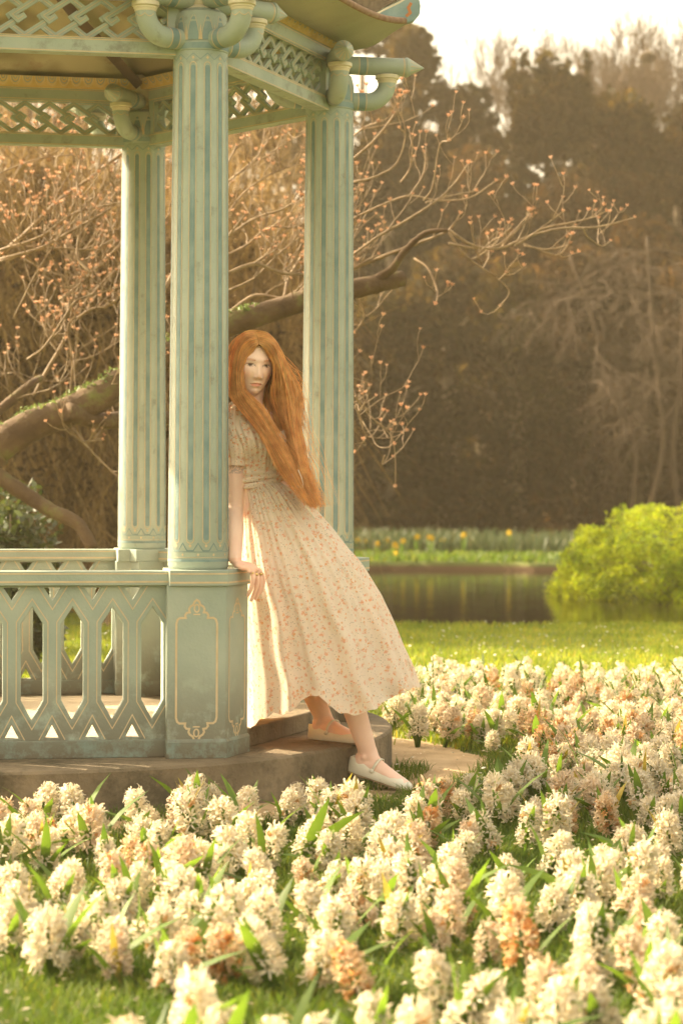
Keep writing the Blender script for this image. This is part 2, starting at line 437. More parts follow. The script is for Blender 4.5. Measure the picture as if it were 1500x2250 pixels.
# pipe brackets (local x outwards from the column)
def pipe_meshes():
    up = MB(); XL = 0.318; zc = 2.784
    rot = Matrix.Translation((0, 0, zc)) @ Matrix.Rotation(R(90), 4, 'Y')
    up.lathe([(0.034, 0.05), (0.036, 0.06), (0.036, XL - 0.012), (0.039, XL - 0.010), (0.039, XL), (0.036, XL + 0.003), (0.002, XL + 0.066)], 28, axis=rot)
    a = up.mesh('upper_pipe', M['sage']); auto_smooth(a)
    lo = MB()
    pts = [(0.06, 0, 2.640), (0.12, 0, 2.640)] + [(0.152 + 0.082 * math.sin(t), 0, 2.640 + 0.082 * (1 - math.cos(t))) for t in [PI / 2 * i / 9 for i in range(10)]]
    lo.tube(pts, 0.0355, 28)
    b = lo.mesh('elbow_pipe', M['sage']); auto_smooth(b, 50)
    co = MB(); co.lathe([(0.036, 2.716), (0.038, 2.719), (0.038, 2.724), (0.041, 2.726), (0.041, 2.732), (0.0475, 2.735), (0.0475, 2.748), (0.045, 2.750)], 32, c=(0.234, 0, 0))
    c = co.mesh('collar', M['cream']); auto_smooth(c)
    ln = MB(); bl = MB()
    def circ(mb_, x, w_, z, r):
        V = []; n = 28
        for k in range(n):
            t = 2 * PI * k / n
            V += [(x - w_ / 2, r * math.cos(t), z + r * math.sin(t)), (x + w_ / 2, r * math.cos(t), z + r * math.sin(t))]
        mb_.add(V, [(2 * k, 2 * k + 1, (2 * k + 3) % (2 * n), (2 * k + 2) % (2 * n)) for k in range(n)])
    for x0, z in ((0.115, zc), (0.112, 2.640)):
        r = 0.0367 if z == zc else 0.0362
        circ(ln, x0, 0.004, z, r); circ(ln, x0 + 0.032, 0.004, z, r); circ(bl, x0 + 0.016, 0.027, z, r - 0.0003)
    circ(ln, XL - 0.02, 0.005, zc, 0.0368)
    # scalloped garland under the collar
    n = 56; pts = [(2 * PI * k / n, 2.706 - 0.010 * abs(math.sin(PI * k / n * 7))) for k in range(n)]
    def g(u, v): return (0.234 + 0.0362 * math.cos(u), 0.0362 * math.sin(u), v)
    V = []
    for u, v in pts: V += [g(u, v - 0.0017), g(u, v + 0.0017)]
    ln.add(V, [(2 * k, 2 * k + 1, (2 * k + 3) % (2 * n), (2 * k + 2) % (2 * n)) for k in range(n)])
    # rays on the cone
    for k in range(12):
        t = 2 * PI * k / 12
        e1 = Vector((0, math.cos(t), math.sin(t))); e2 = Vector((0, -math.sin(t), math.cos(t)))
        b0 = Vector((XL + 0.006, 0, zc)) + e1 * 0.0362
        tip = Vector((XL + 0.068, 0, zc))
        ln.add([b0 - e2 * 0.002, b0 + e2 * 0.002, tip], [(0, 1, 2)])
    return a, b, c, ln.mesh('beige_rings', M['beige']), bl.mesh('teal_rings', M['teal'])
PIPES = pipe_meshes()

def cols_at(k):
    c = empty('column', vert(k), VA[k], pav)
    for nm, me in (('shaft', me_shaft), ('capital', me_cap), ('neck', me_neck), ('flute_paint', me_blue), ('line_paint', me_line)):
        o = link(bpy.data.objects.new(nm, me), c)
        if 'paint' in nm: o['kind'] = 'stuff'
    for j in range(4):
        b = empty('pipe_bracket', vert(k), VA[k] + j * PI / 2, pav)
        for nm, me in zip(('upper_pipe', 'elbow_pipe', 'collar', 'beige_ring_paint', 'teal_ring_paint'), PIPES):
            o = link(bpy.data.objects.new(nm, me), b)
            if 'paint' in nm: o['kind'] = 'stuff'
for k in range(6): cols_at(k)

# --- pedestals under the columns; local x radially outwards
def kite(d_out, d_in, ln_):
    """plan of a corner pedestal: two outer faces ln_ long that meet at 120 degrees"""
    O = Vector((d_out, 0)); dl = Vector((math.cos(R(120)), math.sin(R(120)))); dr = Vector((math.cos(R(-120)), math.sin(R(-120))))
    nl = Vector((-math.cos(R(30)), -math.sin(R(30)))); nr = Vector((-math.cos(R(30)), math.sin(R(30))))
    th = (d_out + d_in) * math.cos(R(30))
    p1 = O + dl * ln_; p2 = p1 + nl * th; p4 = O + dr * ln_; p3 = p4 + nr * th
    return [tuple(p) for p in (O, p1, p2, (-d_in, 0), p3, p4)]
mb = MB(); mb.prism(kite(0.160, 0.115, 0.200), STEP, 0.757)
me_ped = mb.mesh('block', M['sage_low']); fix_normals(me_ped)
mb = MB(); mb.prism(kite(0.170, 0.122, 0.208), STEP, STEP + 0.056)
pl = kite(0.170, 0.122, 0.208); pl2 = kite(0.163, 0.117, 0.202)
n = 6; b = mb.add([(x, y, STEP + 0.056) for x, y in pl] + [(x, y, STEP + 0.066) for x, y in pl2], [(i, (i + 1) % 6, 6 + (i + 1) % 6, 6 + i) for i in range(6)])
me_plinth = mb.mesh('plinth', M['teal_low']); fix_normals(me_plinth)
mb = MB(); mb.prism(kite(0.173, 0.125, 0.200), 0.757, RAILZ)
me_pcap = mb.mesh('cap', M['sage_low']); fix_normals(me_pcap)
def faces_map(sgn, d_out, off):
    O = Vector((d_out, 0, 0)); d = Vector((math.cos(R(120 * sgn)), math.sin(R(120 * sgn)), 0)); nrm = Vector((math.cos(R(30 * sgn)), math.sin(R(30 * sgn)), 0))
    return lambda u, v: O + d * u + nrm * off + Vector((0, 0, v))
pn = MB()
def ornament():
    xl, xr, zb, zt = 0.030, 0.170, 0.285, 0.647
    def top(z0, s):
        c = 0.100
        p = [(xl, z0 - s * 0.02), (xl + 0.004, z0 - s * 0.006), (xl + 0.012, z0), (xl + 0.032, z0), (xl + 0.030, z0 + s * 0.010), (xl + 0.036, z0 + s * 0.018), (xl + 0.046, z0 + s * 0.019),
             (xl + 0.043, z0 + s * 0.03), (xl + 0.048, z0 + s * 0.039), (c - 0.012, z0 + s * 0.045), (c - 0.008, z0 + s * 0.056), (c, z0 + s * 0.062)]
        return p + [(2 * c - x, z) for x, z in p[::-1][1:]]
    return top(zt, 1) + top(zb, -1)[::-1]
for s_ in (1, -1):
    f = faces_map(s_, 0.160, 0.001)
    pn.ribbon(ornament(), 0.0072, True, f)
    for zc, sg in ((0.680, 1), (0.252, -1)):   # the oval and its foot
        pn.ribbon([(0.100 + 0.0085 * math.cos(t), zc + 0.013 * math.sin(t)) for t in [2 * PI * i / 16 for i in range(16)]], 0.005, True, f)
        pn.ribbon([(0.088, zc - sg * 0.021), (0.112, zc - sg * 0.021)], 0.005, False, f)
    f = faces_map(s_, 0.173, 0.001)
    pn.ribbon([(0.001, 0.7685), (0.199, 0.7685)], 0.0062, False, f); pn.ribbon([(0.001, 0.7985), (0.199, 0.7985)], 0.0050, False, f)
me_pline = pn.mesh('painted_frame', M['beige'])
for k in range(6):
    pd = empty('pedestal', vert(k), VA[k], pav)
    for nm, me in (('block', me_ped), ('plinth', me_plinth), ('cap', me_pcap), ('painted_frame', me_pline)):
        o = link(bpy.data.objects.new(nm, me), pd)
        if nm == 'painted_frame': o['kind'] = 'stuff'
        else:
            m = o.modifiers.new('bevel', 'BEVEL'); m.width = 0.002; m.segments = 2

# --- railings between the pedestals
def plate(name, outer, holes, th, bev, mat):
    """a pierced cast panel: outline and holes in the x-z plane, thickness along y"""
    cu = bpy.data.curves.new(name, 'CURVE'); cu.dimensions = '2D'; cu.fill_mode = 'BOTH'; cu.extrude = th / 2 - bev; cu.bevel_depth = bev; cu.bevel_resolution = 1
    for poly in [outer] + holes:
        sp = cu.splines.new('POLY'); sp.points.add(len(poly) - 1); sp.use_cyclic_u = True
        for i, (x, y) in enumerate(poly): sp.points[i].co = (x, y, 0, 1)
    ob = bpy.data.objects.new(name, cu); SC.collection.objects.link(ob)
    dg = bpy.context.evaluated_depsgraph_get(); me = bpy.data.meshes.new_from_object(ob.evaluated_get(dg))
    bpy.data.objects.remove(ob); bpy.data.curves.remove(cu)
    me.transform(Matrix.Rotation(R(90), 4, 'X')); me.materials.clear(); me.materials.append(mat); me.name = name
    return me
RL = HEXA - 0.095 * 2 - 0.004         # clear length between pedestals
PITCH = RL / 8
z0, z1 = 0.225, 0.757
holes = []; hexes = []; vees = []
for i in range(8):
    c = -RL / 2 + (i + 0.5) * PITCH
    h = [(c - 0.0415, 0.625), (c, 0.689), (c + 0.0415, 0.625), (c + 0.0415, 0.362), (c, 0.286), (c - 0.0415, 0.362)]
    holes.append(h); hexes.append((c, h))
for i in range(1, 8):
    c = -RL / 2 + i * PITCH
    holes.append([(c - 0.036, z1 - 0.004), (c, 0.697), (c + 0.036, z1 - 0.004)])
    holes.append([(c - 0.030, z0 + 0.004), (c + 0.030, z0 + 0.004), (c, 0.288)])
me_panel = plate('pierced_panel', [(-RL / 2, z0), (RL / 2, z0), (RL / 2, z1), (-RL / 2, z1)], holes, 0.040, 0.004, M['sage_low'])
rp = MB()
f = lambda u, v: (u, 0.0212, v)
f2 = lambda u, v: (u, -0.0212, v)
for ff in (f, f2):
    for c, h in hexes:
        rp.ribbon([(c - 0.0535, 0.631), (c, 0.711), (c + 0.0535, 0.631), (c + 0.0535, 0.356), (c, 0.264), (c - 0.0535, 0.356)], 0.0034, True, ff)
    for i in range(1, 8):
        c = -RL / 2 + i * PITCH
        rp.ribbon([(c - 0.0505, z1 - 0.003), (c, 0.674), (c + 0.0505, z1 - 0.003)], 0.0034, False, ff)
        rp.ribbon([(c - 0.044, z0 + 0.003), (c, 0.311), (c + 0.044, z0 + 0.003)], 0.0034, False, ff)
    y = 0.0445 if ff is f else -0.0445
    g = lambda u, v, y=y: (u, y, v)
    rp.ribbon([(-RL / 2, 0.7695), (RL / 2, 0.7695)], 0.006, False, g); rp.ribbon([(-RL / 2, 0.7975), (RL / 2, 0.7975)], 0.005, False, g)
me_rline = rp.mesh('painted_lines', M['beige'])
mb = MB(); mb.box((0, 0, (z1 + RAILZ - 0.004) / 2), (RL, 0.087, RAILZ - 0.004 - z1)); me_hand = mb.mesh('handrail', M['sage_low'])
mb = MB(); mb.box((0, 0, (STEP + z0) / 2), (RL, 0.075, z0 - STEP)); me_base = mb.mesh('base_rail', M['teal_low'])
for k in range(6):
    A, B = vert(k), vert(k + 1); mid = (A + B) / 2; d = (B - A).normalized(); rz = math.atan2(d.y, d.x)
    off = Vector((math.cos((VA[k] + R(30))), math.sin(VA[k] + R(30)), 0)) * 0.055   # railing line sits a little outside the column axes
    # local y must point outwards: outward normal is d rotated by -90
    if k == 0:
        mb = MB(); mb.box((0, 0, STEP + 0.035), (RL + 0.01, 0.20, 0.07))
        s = mb.build('sill', M['concrete'], pav, bevel=0.006); s.location = mid; s.rotation_euler = (0, 0, rz)
        continue
    e = empty('railing', mid + off, rz + PI, pav)
    for nm, me in (('handrail', me_hand), ('pierced_panel', me_panel), ('base_rail', me_base), ('painted_lines', me_rline)):
        o = link(bpy.data.objects.new(nm, me), e)
        if nm == 'painted_lines': o['kind'] = 'stuff'
        if nm in ('handrail', 'base_rail'):
            m = o.modifiers.new('bevel', 'BEVEL'); m.width = 0.003; m.segments = 2

# --- lattice friezes between the capitals
BL = HEXA - 0.16
def link_shape():
    p = 0.1035 / 248; q = 0.128 / 290
    pts = [(-95, -65), (0, 0), (220, -140), (172, -178), (128, -148)]
    return [(x * p, y * q) for x, y in pts]
LH = 0.128; PER = 0.1035
def bar_mesh():
    mb = MB(); ln = MB(); pts = link_shape()
    for i in range(len(pts) - 1):
        a = Vector((pts[i][0], 0, pts[i][1])); b = Vector((pts[i + 1][0], 0, pts[i + 1][1]))
        d = (b - a); L_ = d.length; ang = math.atan2(d.z, d.x)
        m = Matrix.Translation((a + b) / 2) @ Matrix.Rotation(-ang, 4, 'Y')
        mb.box((0, 0, 0), (L_ + 0.015, 0.014 + 0.0012 * i, 0.0205 - 0.0002 * i), M=m)
    for y in (0.0100, -0.0100):
        ln.ribbon(pts, 0.0028, False, lambda u, v, y=y: (u, y, v))
    return mb.mesh('lattice_bar', M['sage']), ln.mesh('bar_line', M['beige'])
me_bar, me_barl = bar_mesh()
bar_all = bpy.data.meshes.new('lattice_bar')
bm = bmesh.new(); bm.from_mesh(me_bar); n0 = len(bm.faces); bm.from_mesh(me_barl)
bm.faces.ensure_lookup_table()
for fc in bm.faces[n0:]: fc.material_index = 1
bm.to_mesh(bar_all); bm.free(); bar_all.materials.append(M['sage']); bar_all.materials.append(M['beige'])
beam = MB(); bl = MB(); oc = MB(); sc = MB()
beam.box((0, 0, 2.611), (BL, 0.062, 0.050)); beam.box((0, 0, 2.808), (BL, 0.062, 0.056))
for s_ in (-1, 1): beam.box((s_ * (BL / 2 - 0.02), 0, 2.708), (0.04, 0.056, 0.144))
for y in (0.032, -0.032):
    g = lambda u, v, y=y: (u, y, v)
    for z in (2.590, 2.632, 2.786, 2.829): bl.ribbon([(-BL / 2, z), (BL / 2, z)], 0.0042, False, g)
    bl.ribbon([(-BL / 2 + 0.038, 2.639), (BL / 2 - 0.038, 2.639), (BL / 2 - 0.038, 2.777), (-BL / 2 + 0.038, 2.777)], 0.003, True, lambda u, v, y=y: (u, y * 0.91, v))
# coved ochre cornice with painted scallops, both sides
FL = HEXA - 0.02
for s_ in (1, -1):
    cov = [(0.030, 2.838), (0.040, 2.840), (0.044, 2.848), (0.052, 2.865), (0.066, 2.880)]
    V = [(x, s_ * y, z) for x in (-FL / 2 - (0.0), FL / 2) for y, z in cov]
    oc.add(V, [(i, i + 1, 6 + i, 5 + i) for i in range(4)])
    def cf(u, v, s_=s_):
        y = interp(v, [c[1] for c in cov[1:]], [c[0] for c in cov[1:]]) + 0.0012
        return (u, s_ * y, v)
    nsc = 24; w_ = FL / nsc
    for i in range(nsc):
        c = -FL / 2 + (i + 0.5) * w_
        for rr, mbx, ww in ((0.42, bl, 0.0022), (0.30, sc, 0.0032), (0.14, sc, 0.0032)):
            mbx.ribbon([(c + w_ * rr * math.cos(t), 2.879 - 0.034 * rr / 0.42 * math.sin(t)) for t in [PI * j / 10 for j in range(11)]], ww, False, cf)
me_beam = beam.mesh('beam', M['sage']); me_bl = bl.mesh('beam_lines', M['beige']); me_oc = oc.mesh('cornice', M['ochre']); me_sc = sc.mesh('scallop_paint', M['teal'])
beads = MB(); beads.tube([(-BL / 2, 0.034, 2.838), (BL / 2, 0.034, 2.838)], 0.004, 6); beads.tube([(-BL / 2, -0.034, 2.838), (BL / 2, -0.034, 2.838)], 0.004, 6)
me_bead = beads.mesh('cornice_bead', M['ochre'])
for k in range(6):
    A, B = vert(k), vert(k + 1); mid = (A + B) / 2; d = (B - A).normalized(); rz = math.atan2(d.y, d.x)
    e = empty('lattice_frieze', mid, rz + PI, pav)
    for nm, me in (('beam', me_beam), ('beam_lines', me_bl), ('cornice', me_oc), ('scallop_paint', me_sc), ('cornice_bead', me_bead)):
        o = link(bpy.data.objects.new(nm, me), e)
        if 'lines' in nm or 'paint' in nm: o['kind'] = 'stuff'
    nper = 9; inner = BL - 0.08
    for i in range(nper + 1):
        x = -inner / 2 + (i + 0.12) * inner / (nper + 0.9)
        o = link(bpy.data.objects.new('lattice_bar', bar_all), e); o.location = (x, 0.004, 2.773)
        if x - 0.05 < -inner / 2: o.location.x = x + 0.02
        o = link(bpy.data.objects.new('lattice_bar', bar_all), e); o.location = (x + 0.05, -0.004, 2.643); o.rotation_euler = (0, PI, 0)

# --- roof
def hexr(al):
    d = (al % R(60)) - R(30)          # 0 in the middle of a side, +-30 deg at a corner
    return math.cos(R(30)) / math.cos(d), (abs(d) / R(30)) ** 3.5
NA = 96
def ringpts(r, zf):
    out = []
    for k in range(NA):
        al = 2 * PI * k / NA
        h, c = hexr(al); w_ = al + R(10)
        out.append((r(c) * h * math.cos(w_), r(c) * h * math.sin(w_), zf(c)))
    return out
def loft(rings):
    mb = MB(); V = []
    for rg in rings: V += rg
    F = []
    for j in range(len(rings) - 1):
        for k in range(NA):
            k2 = (k + 1) % NA
            F.append((j * NA + k, j * NA + k2, (j + 1) * NA + k2, (j + 1) * NA + k))
    mb.add(V, F); return mb
ze = lambda c: 2.905 + 0.055 * c
rings = [ringpts(lambda c, u=u: HEXA + 0.03 + u * 0.27 + 0.012 * c * u, lambda c, u=u: 2.868 - 0.02 * math.sin(PI * min(1, u * 1.3)) * (0.6 + 0.6 * c) + (ze(c) - 2.868) * u ** 2.4) for u in [i / 10 for i in range(11)]]
roof = empty('roof', (0, 0, 0), 0, pav)
so = loft(rings).build('soffit', M['soffit'], roof, smooth=True)
rim = [ringpts(lambda c, t=t: HEXA + 0.30 + 0.012 * c + 0.012 * math.cos(t), lambda c, t=t: ze(c) + 0.012 + 0.013 * math.sin(t)) for t in [-PI / 2 + PI * i / 6 for i in range(7)]]
loft(rim).build('eave_rim', M['rust'], roof, smooth=True)
top = []
for i in range(15):
    v = i / 14
    top.append(ringpts(lambda c, v=v: (HEXA + 0.30) * (1 - v) + 0.05 * v, lambda c, v=v: ze(c) * (1 - min(1, v * 2.5)) + ze(0) * min(1, v * 2.5) + 0.024 + 0.95 * v ** 1.55))
loft(top).build('roof_slope', M['zinc'], roof, smooth=True)
ceil = [ringpts(lambda c, v=v: (HEXA - 0.02) * (1 - v), lambda c, v=v: 2.882 + 0.42 * v ** 0.8) for v in (0, 0.15, 0.3, 0.5, 0.7, 0.999)]
M['ceiling'] = material('painted_ceiling', (0.24, 0.20, 0.11), (0.42, 0.36, 0.22), 0.7, 3, 2, ramp=(0.45, 0.55), dirt=((0.20, 0.09, 0.06), 5, 0.55, 0.7))
loft(ceil).build('ceiling', M['ceiling'], roof, smooth=True)
M['darkwood'] = material('brown_beam_paint', (0.10, 0.07, 0.045), (0.15, 0.10, 0.06), 0.7, 10)
for k in range(6):
    mb = MB(); a = VA[k]; e_ = Vector((math.cos(a), math.sin(a), 0))
    mb.tube([e_ * 1.22 + Vector((0, 0, 2.865)), e_ * 0.6 + Vector((0, 0, 3.05)), e_ * 0.03 + Vector((0, 0, 3.27))], 0.03, 4)
    mb.build('hip_beam', M['darkwood'], roof)
    # upturned horn on each corner of the eaves
    h = MB(); poly = [(1.44, 2.975), (1.50, 3.012), (1.57, 3.048), (1.625, 3.085), (1.648, 3.070), (1.656, 3.03), (1.652, 2.995), (1.630, 2.968), (1.590, 2.955), (1.54, 2.955), (1.49, 2.96)]
    h.prism([(x, z) for x, z in poly], -0.022, 0.022, f=lambda x, y, z: (x, z, y))
    hh = h.build('corner_horn', M['teal'], roof, bevel=0.006); hh.rotation_euler = (0, 0, a); fix_normals(hh.data)
    hl = MB()
    for y in (0.0232, -0.0232):
        g = lambda u, v, y=y: (u, y, v)
        hl.ribbon([(1.45, 2.976), (1.50, 3.005), (1.57, 3.041), (1.622, 3.076)], 0.007, False, g)
    hl.ribbon([(1.44, -0.0), (1.50, 0.0)], 0.040, False, lambda u, v: (u, v, 3.0135 + (u - 1.5) * 0.62))
    hl.ribbon([(1.50, -0.0), (1.62, 0.0)], 0.040, False, lambda u, v: (u, v, 3.016 + (u - 1.5) * 0.57))
    q = hl.build('horn_edge_paint', M['cream'], roof); q.rotation_euler = (0, 0, a)
    hm = MB()
    for y in (0.0236, -0.0236):
        hm.ribbon([(1.595, 2.985), (1.612, 3.0), (1.604, 3.02), (1.616, 3.04)], 0.012, False, lambda u, v, y=y: (u, y, v))
    q = hm.build('horn_motif_paint', material('orange_motif_paint', (0.45, 0.16, 0.05), (0.5, 0.2, 0.07), 0.6) if 'motif' not in M else M['motif'], roof); q.rotation_euler = (0, 0, a)
    M['motif'] = q.data.materials[0]; q['kind'] = 'stuff'
mb = MB(); mb.lathe([(0.06, 3.86), (0.07, 3.90), (0.04, 3.93), (0.075, 3.99), (0.07, 4.05), (0.025, 4.10), (0.01, 4.2), (0.002, 4.3)], 24)
mb.build('finial', M['ochre'], roof, smooth=True)
# ------------------------------------------------------------------ grass and lawn
def in_poly(x, y, poly):
    c = False; n = len(poly)
    for i in range(n):
        x1, y1 = poly[i]; x2, y2 = poly[(i + 1) % n]
        if (y1 > y) != (y2 > y) and x < (x2 - x1) * (y - y1) / (y2 - y1) + x1: c = not c
    return c

def blades(name, Xs, Ys, h, w, lean, mat, seed=1, z0=0.0):
    r = np.random.default_rng(seed); n = len(Xs)
    a = r.uniform(0, 2 * PI, n); la = r.uniform(0, 2 * PI, n); hh = h * r.uniform(0.45, 1.25, n); ww = w * r.uniform(0.6, 1.3, n)
    dx, dy = np.cos(a) * ww / 2, np.sin(a) * ww / 2
    ln = lean * hh * r.uniform(0.1, 1.3, n); lx, ly = np.cos(la) * ln, np.sin(la) * ln
    V = np.zeros((n, 5, 3)); z = z0
    V[:, 0] = np.stack([Xs - dx, Ys - dy, np.full(n, z)], -1); V[:, 1] = np.stack([Xs + dx, Ys + dy, np.full(n, z)], -1)
    V[:, 2] = np.stack([Xs + dx * .8 + lx * .35, Ys + dy * .8 + ly * .35, z + hh * .6], -1); V[:, 3] = np.stack([Xs - dx * .8 + lx * .35, Ys - dy * .8 + ly * .35, z + hh * .6], -1)
    V[:, 4] = np.stack([Xs + lx, Ys + ly, z + hh * 0.95], -1)
    b = np.arange(n)[:, None] * 5
    F = np.concatenate([b + np.array([[0, 1, 2]]), b + np.array([[0, 2, 3]]), b + np.array([[3, 2, 4]])], 0)
    t = r.uniform(0, 1, n)[:, None]; dry = (r.random(n) < 0.10)[:, None]
    c = np.where(dry, np.array([[1.8, 1.25, 0.9]]), (1 - t) * np.array([[0.75, 0.85, 0.7]]) + t * np.array([[1.35, 1.25, 1.1]]))
    col = np.repeat(c, 5, 0)
    return npmesh(name, V.reshape(-1, 3), F, mat, False, col)

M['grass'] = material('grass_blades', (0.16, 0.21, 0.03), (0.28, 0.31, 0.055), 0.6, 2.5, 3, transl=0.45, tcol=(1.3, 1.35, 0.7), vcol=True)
M['grass_near'] = material('shade_toned_grass_blades', (0.06, 0.105, 0.018), (0.11, 0.155, 0.03), 0.6, 2.5, 3, transl=0.4, tcol=(1.3, 1.35, 0.7), vcol=True)  # darker copy of the grass: shade between the flowers put into the colour
def scatter(n, ymin, ymax, seed, k=1.0, margin=0.6):
    r = np.random.default_rng(seed)
    # density falls with distance so that it stays even in the picture
    u = r.random(n); Ys = (ymin ** (1 - k) + u * (ymax ** (1 - k) - ymin ** (1 - k))) ** (1 / (1 - k)) if k != 1 else ymin * (ymax / ymin) ** u
    Xs = (r.random(n) * 2 - 1) * (Ys * 0.152 + margin)
    d = np.hypot(Xs - CX, Ys - CY)
    edge = 1.86 + 0.06 * np.sin(5 * np.arctan2(Ys - CY, Xs - CX) + 1) + 0.08 * (r.random(n) - 0.5)
    tuft = (d > 1.54) & (d < 1.68) & (np.sin(7 * np.arctan2(Ys - CY, Xs - CX) + 3.6) > 0.0) & (r.random(n) < 0.8)
    keep = ((d > edge) | tuft) & (pond_f(Xs, Ys) < 0.03)
    return Xs[keep], Ys[keep]
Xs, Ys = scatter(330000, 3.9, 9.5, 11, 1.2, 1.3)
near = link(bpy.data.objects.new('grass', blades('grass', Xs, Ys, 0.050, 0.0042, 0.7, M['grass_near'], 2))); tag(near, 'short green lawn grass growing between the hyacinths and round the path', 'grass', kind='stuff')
Xs, Ys = scatter(190000, 9.5, 18.4, 12, 1.3, 1.9)
far = link(bpy.data.objects.new('grass', blades('grass', Xs, Ys, 0.052, 0.008, 0.6, M['grass'], 3))); tag(far, 'sunlit lawn grass reaching from the flower bed to the pond', 'grass', kind='stuff')
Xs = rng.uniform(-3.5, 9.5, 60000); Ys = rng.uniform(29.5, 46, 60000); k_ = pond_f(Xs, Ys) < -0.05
bank = link(bpy.data.objects.new('grass', blades('grass', Xs[k_], Ys[k_], 0.10, 0.03, 0.6, M['grass_near'], 4, 0.0))); tag(bank, 'grass on the shaded far bank of the pond', 'grass', kind='stuff')  # tree shade on the bank comes from the darker blade colour

# daisies in the lawn, too many and too small to count
M['daisy'] = material('daisy_white', (0.75, 0.70, 0.6), (0.85, 0.8, 0.7), 0.6, 5, transl=0.3)
Xs, Ys = scatter(1500, 8.2, 17.5, 21, 0.4, 0.8)
Xs = Xs + 0.0; r_ = np.random.default_rng(5); kk = (np.sin(Xs * 2.2 + 1) * np.sin(Ys * 1.1) + r_.random(len(Xs)) * 1.3) > 0.35
Xs, Ys = Xs[kk], Ys[kk]; n = len(Xs); an = np.linspace(0, 2 * PI, 7)[:-1]
tilt = r_.uniform(-.5, .5, (n, 2)); rr = r_.uniform(0.005, 0.010, n)[:, None]
cx_, sx_ = np.cos(an)[None] * rr, np.sin(an)[None] * rr
V = np.stack([Xs[:, None] + cx_, Ys[:, None] + sx_, 0.055 + cx_ * tilt[:, :1] + sx_ * tilt[:, 1:]], -1).reshape(-1, 3)
tag(link(bpy.data.objects.new('daisies', npmesh('daisies', V, np.arange(n * 6).reshape(n, 6), M['daisy']))), 'tiny white daisies scattered over the lawn before the pond', 'daisies', kind='stuff')

# petals dropped round the step, on the path and in the grass
M['fallen'] = material('fallen_petal', (0.55, 0.40, 0.24), (0.78, 0.70, 0.55), 0.7, 3, transl=0.3)
r_ = np.random.default_rng(15); n = 1500; Ys = r_.uniform(4.4, 9.8, n); Xs = (r_.random(n) * 2 - 1) * (Ys * 0.152 + 0.2); d_ = np.hypot(Xs - CX, Ys - CY)
kk = d_ > 1.56; Xs, Ys, d_ = Xs[kk], Ys[kk], d_[kk]; n = len(Xs); an = r_.uniform(0, 2 * PI, n); l_ = r_.uniform(0.005, 0.011, n); w_ = l_ * 0.4
zb = np.where(d_ < 1.85, 0.014, 0.034) + r_.uniform(0, 0.006, n); ca, sa = np.cos(an), np.sin(an); tl = r_.uniform(0, .006, n)
V = np.stack([np.stack([Xs - ca * l_, Ys - sa * l_, zb], -1), np.stack([Xs - sa * w_, Ys + ca * w_, zb + tl], -1), np.stack([Xs + ca * l_, Ys + sa * l_, zb + tl], -1), np.stack([Xs + sa * w_, Ys - ca * w_, zb], -1)], 1).reshape(-1, 3)
tag(link(bpy.data.objects.new('fallen_petals', npmesh('fallen_petals', V, np.arange(n * 4).reshape(n, 4), M['fallen']))), 'pale petals dropped on the path and in the grass round the step', 'petals', kind='stuff')

# ------------------------------------------------------------------ hyacinths
def petal_mat(name, c1, c2):
    return material(name, c1, c2, 0.55, 30, 3, transl=0.5, tcol=(1.0, 0.94, 0.80), vcol=True, coord='Object', rnd=0.06, spec=0.2)
M['pet_w'] = petal_mat('white_petals', (0.80, 0.74, 0.59), (0.88, 0.83, 0.70))
M['pet_p'] = petal_mat('peach_tinged_petals', (0.70, 0.57, 0.43), (0.80, 0.71, 0.57))
M['pet_b'] = petal_mat('fading_petals', (0.66, 0.47, 0.28), (0.80, 0.66, 0.47))
M['hleaf'] = material('hyacinth_leaf', (0.07, 0.13, 0.025), (0.14, 0.21, 0.045), 0.55, 9, 3, transl=0.45, tcol=(1.35, 1.4, 0.5), spec=0.25, rnd=0.25)
M['hleaf_y'] = material('yellowing_hyacinth_leaf', (0.30, 0.28, 0.04), (0.42, 0.30, 0.05), 0.4, 9, 3, transl=0.5, spec=0.4)

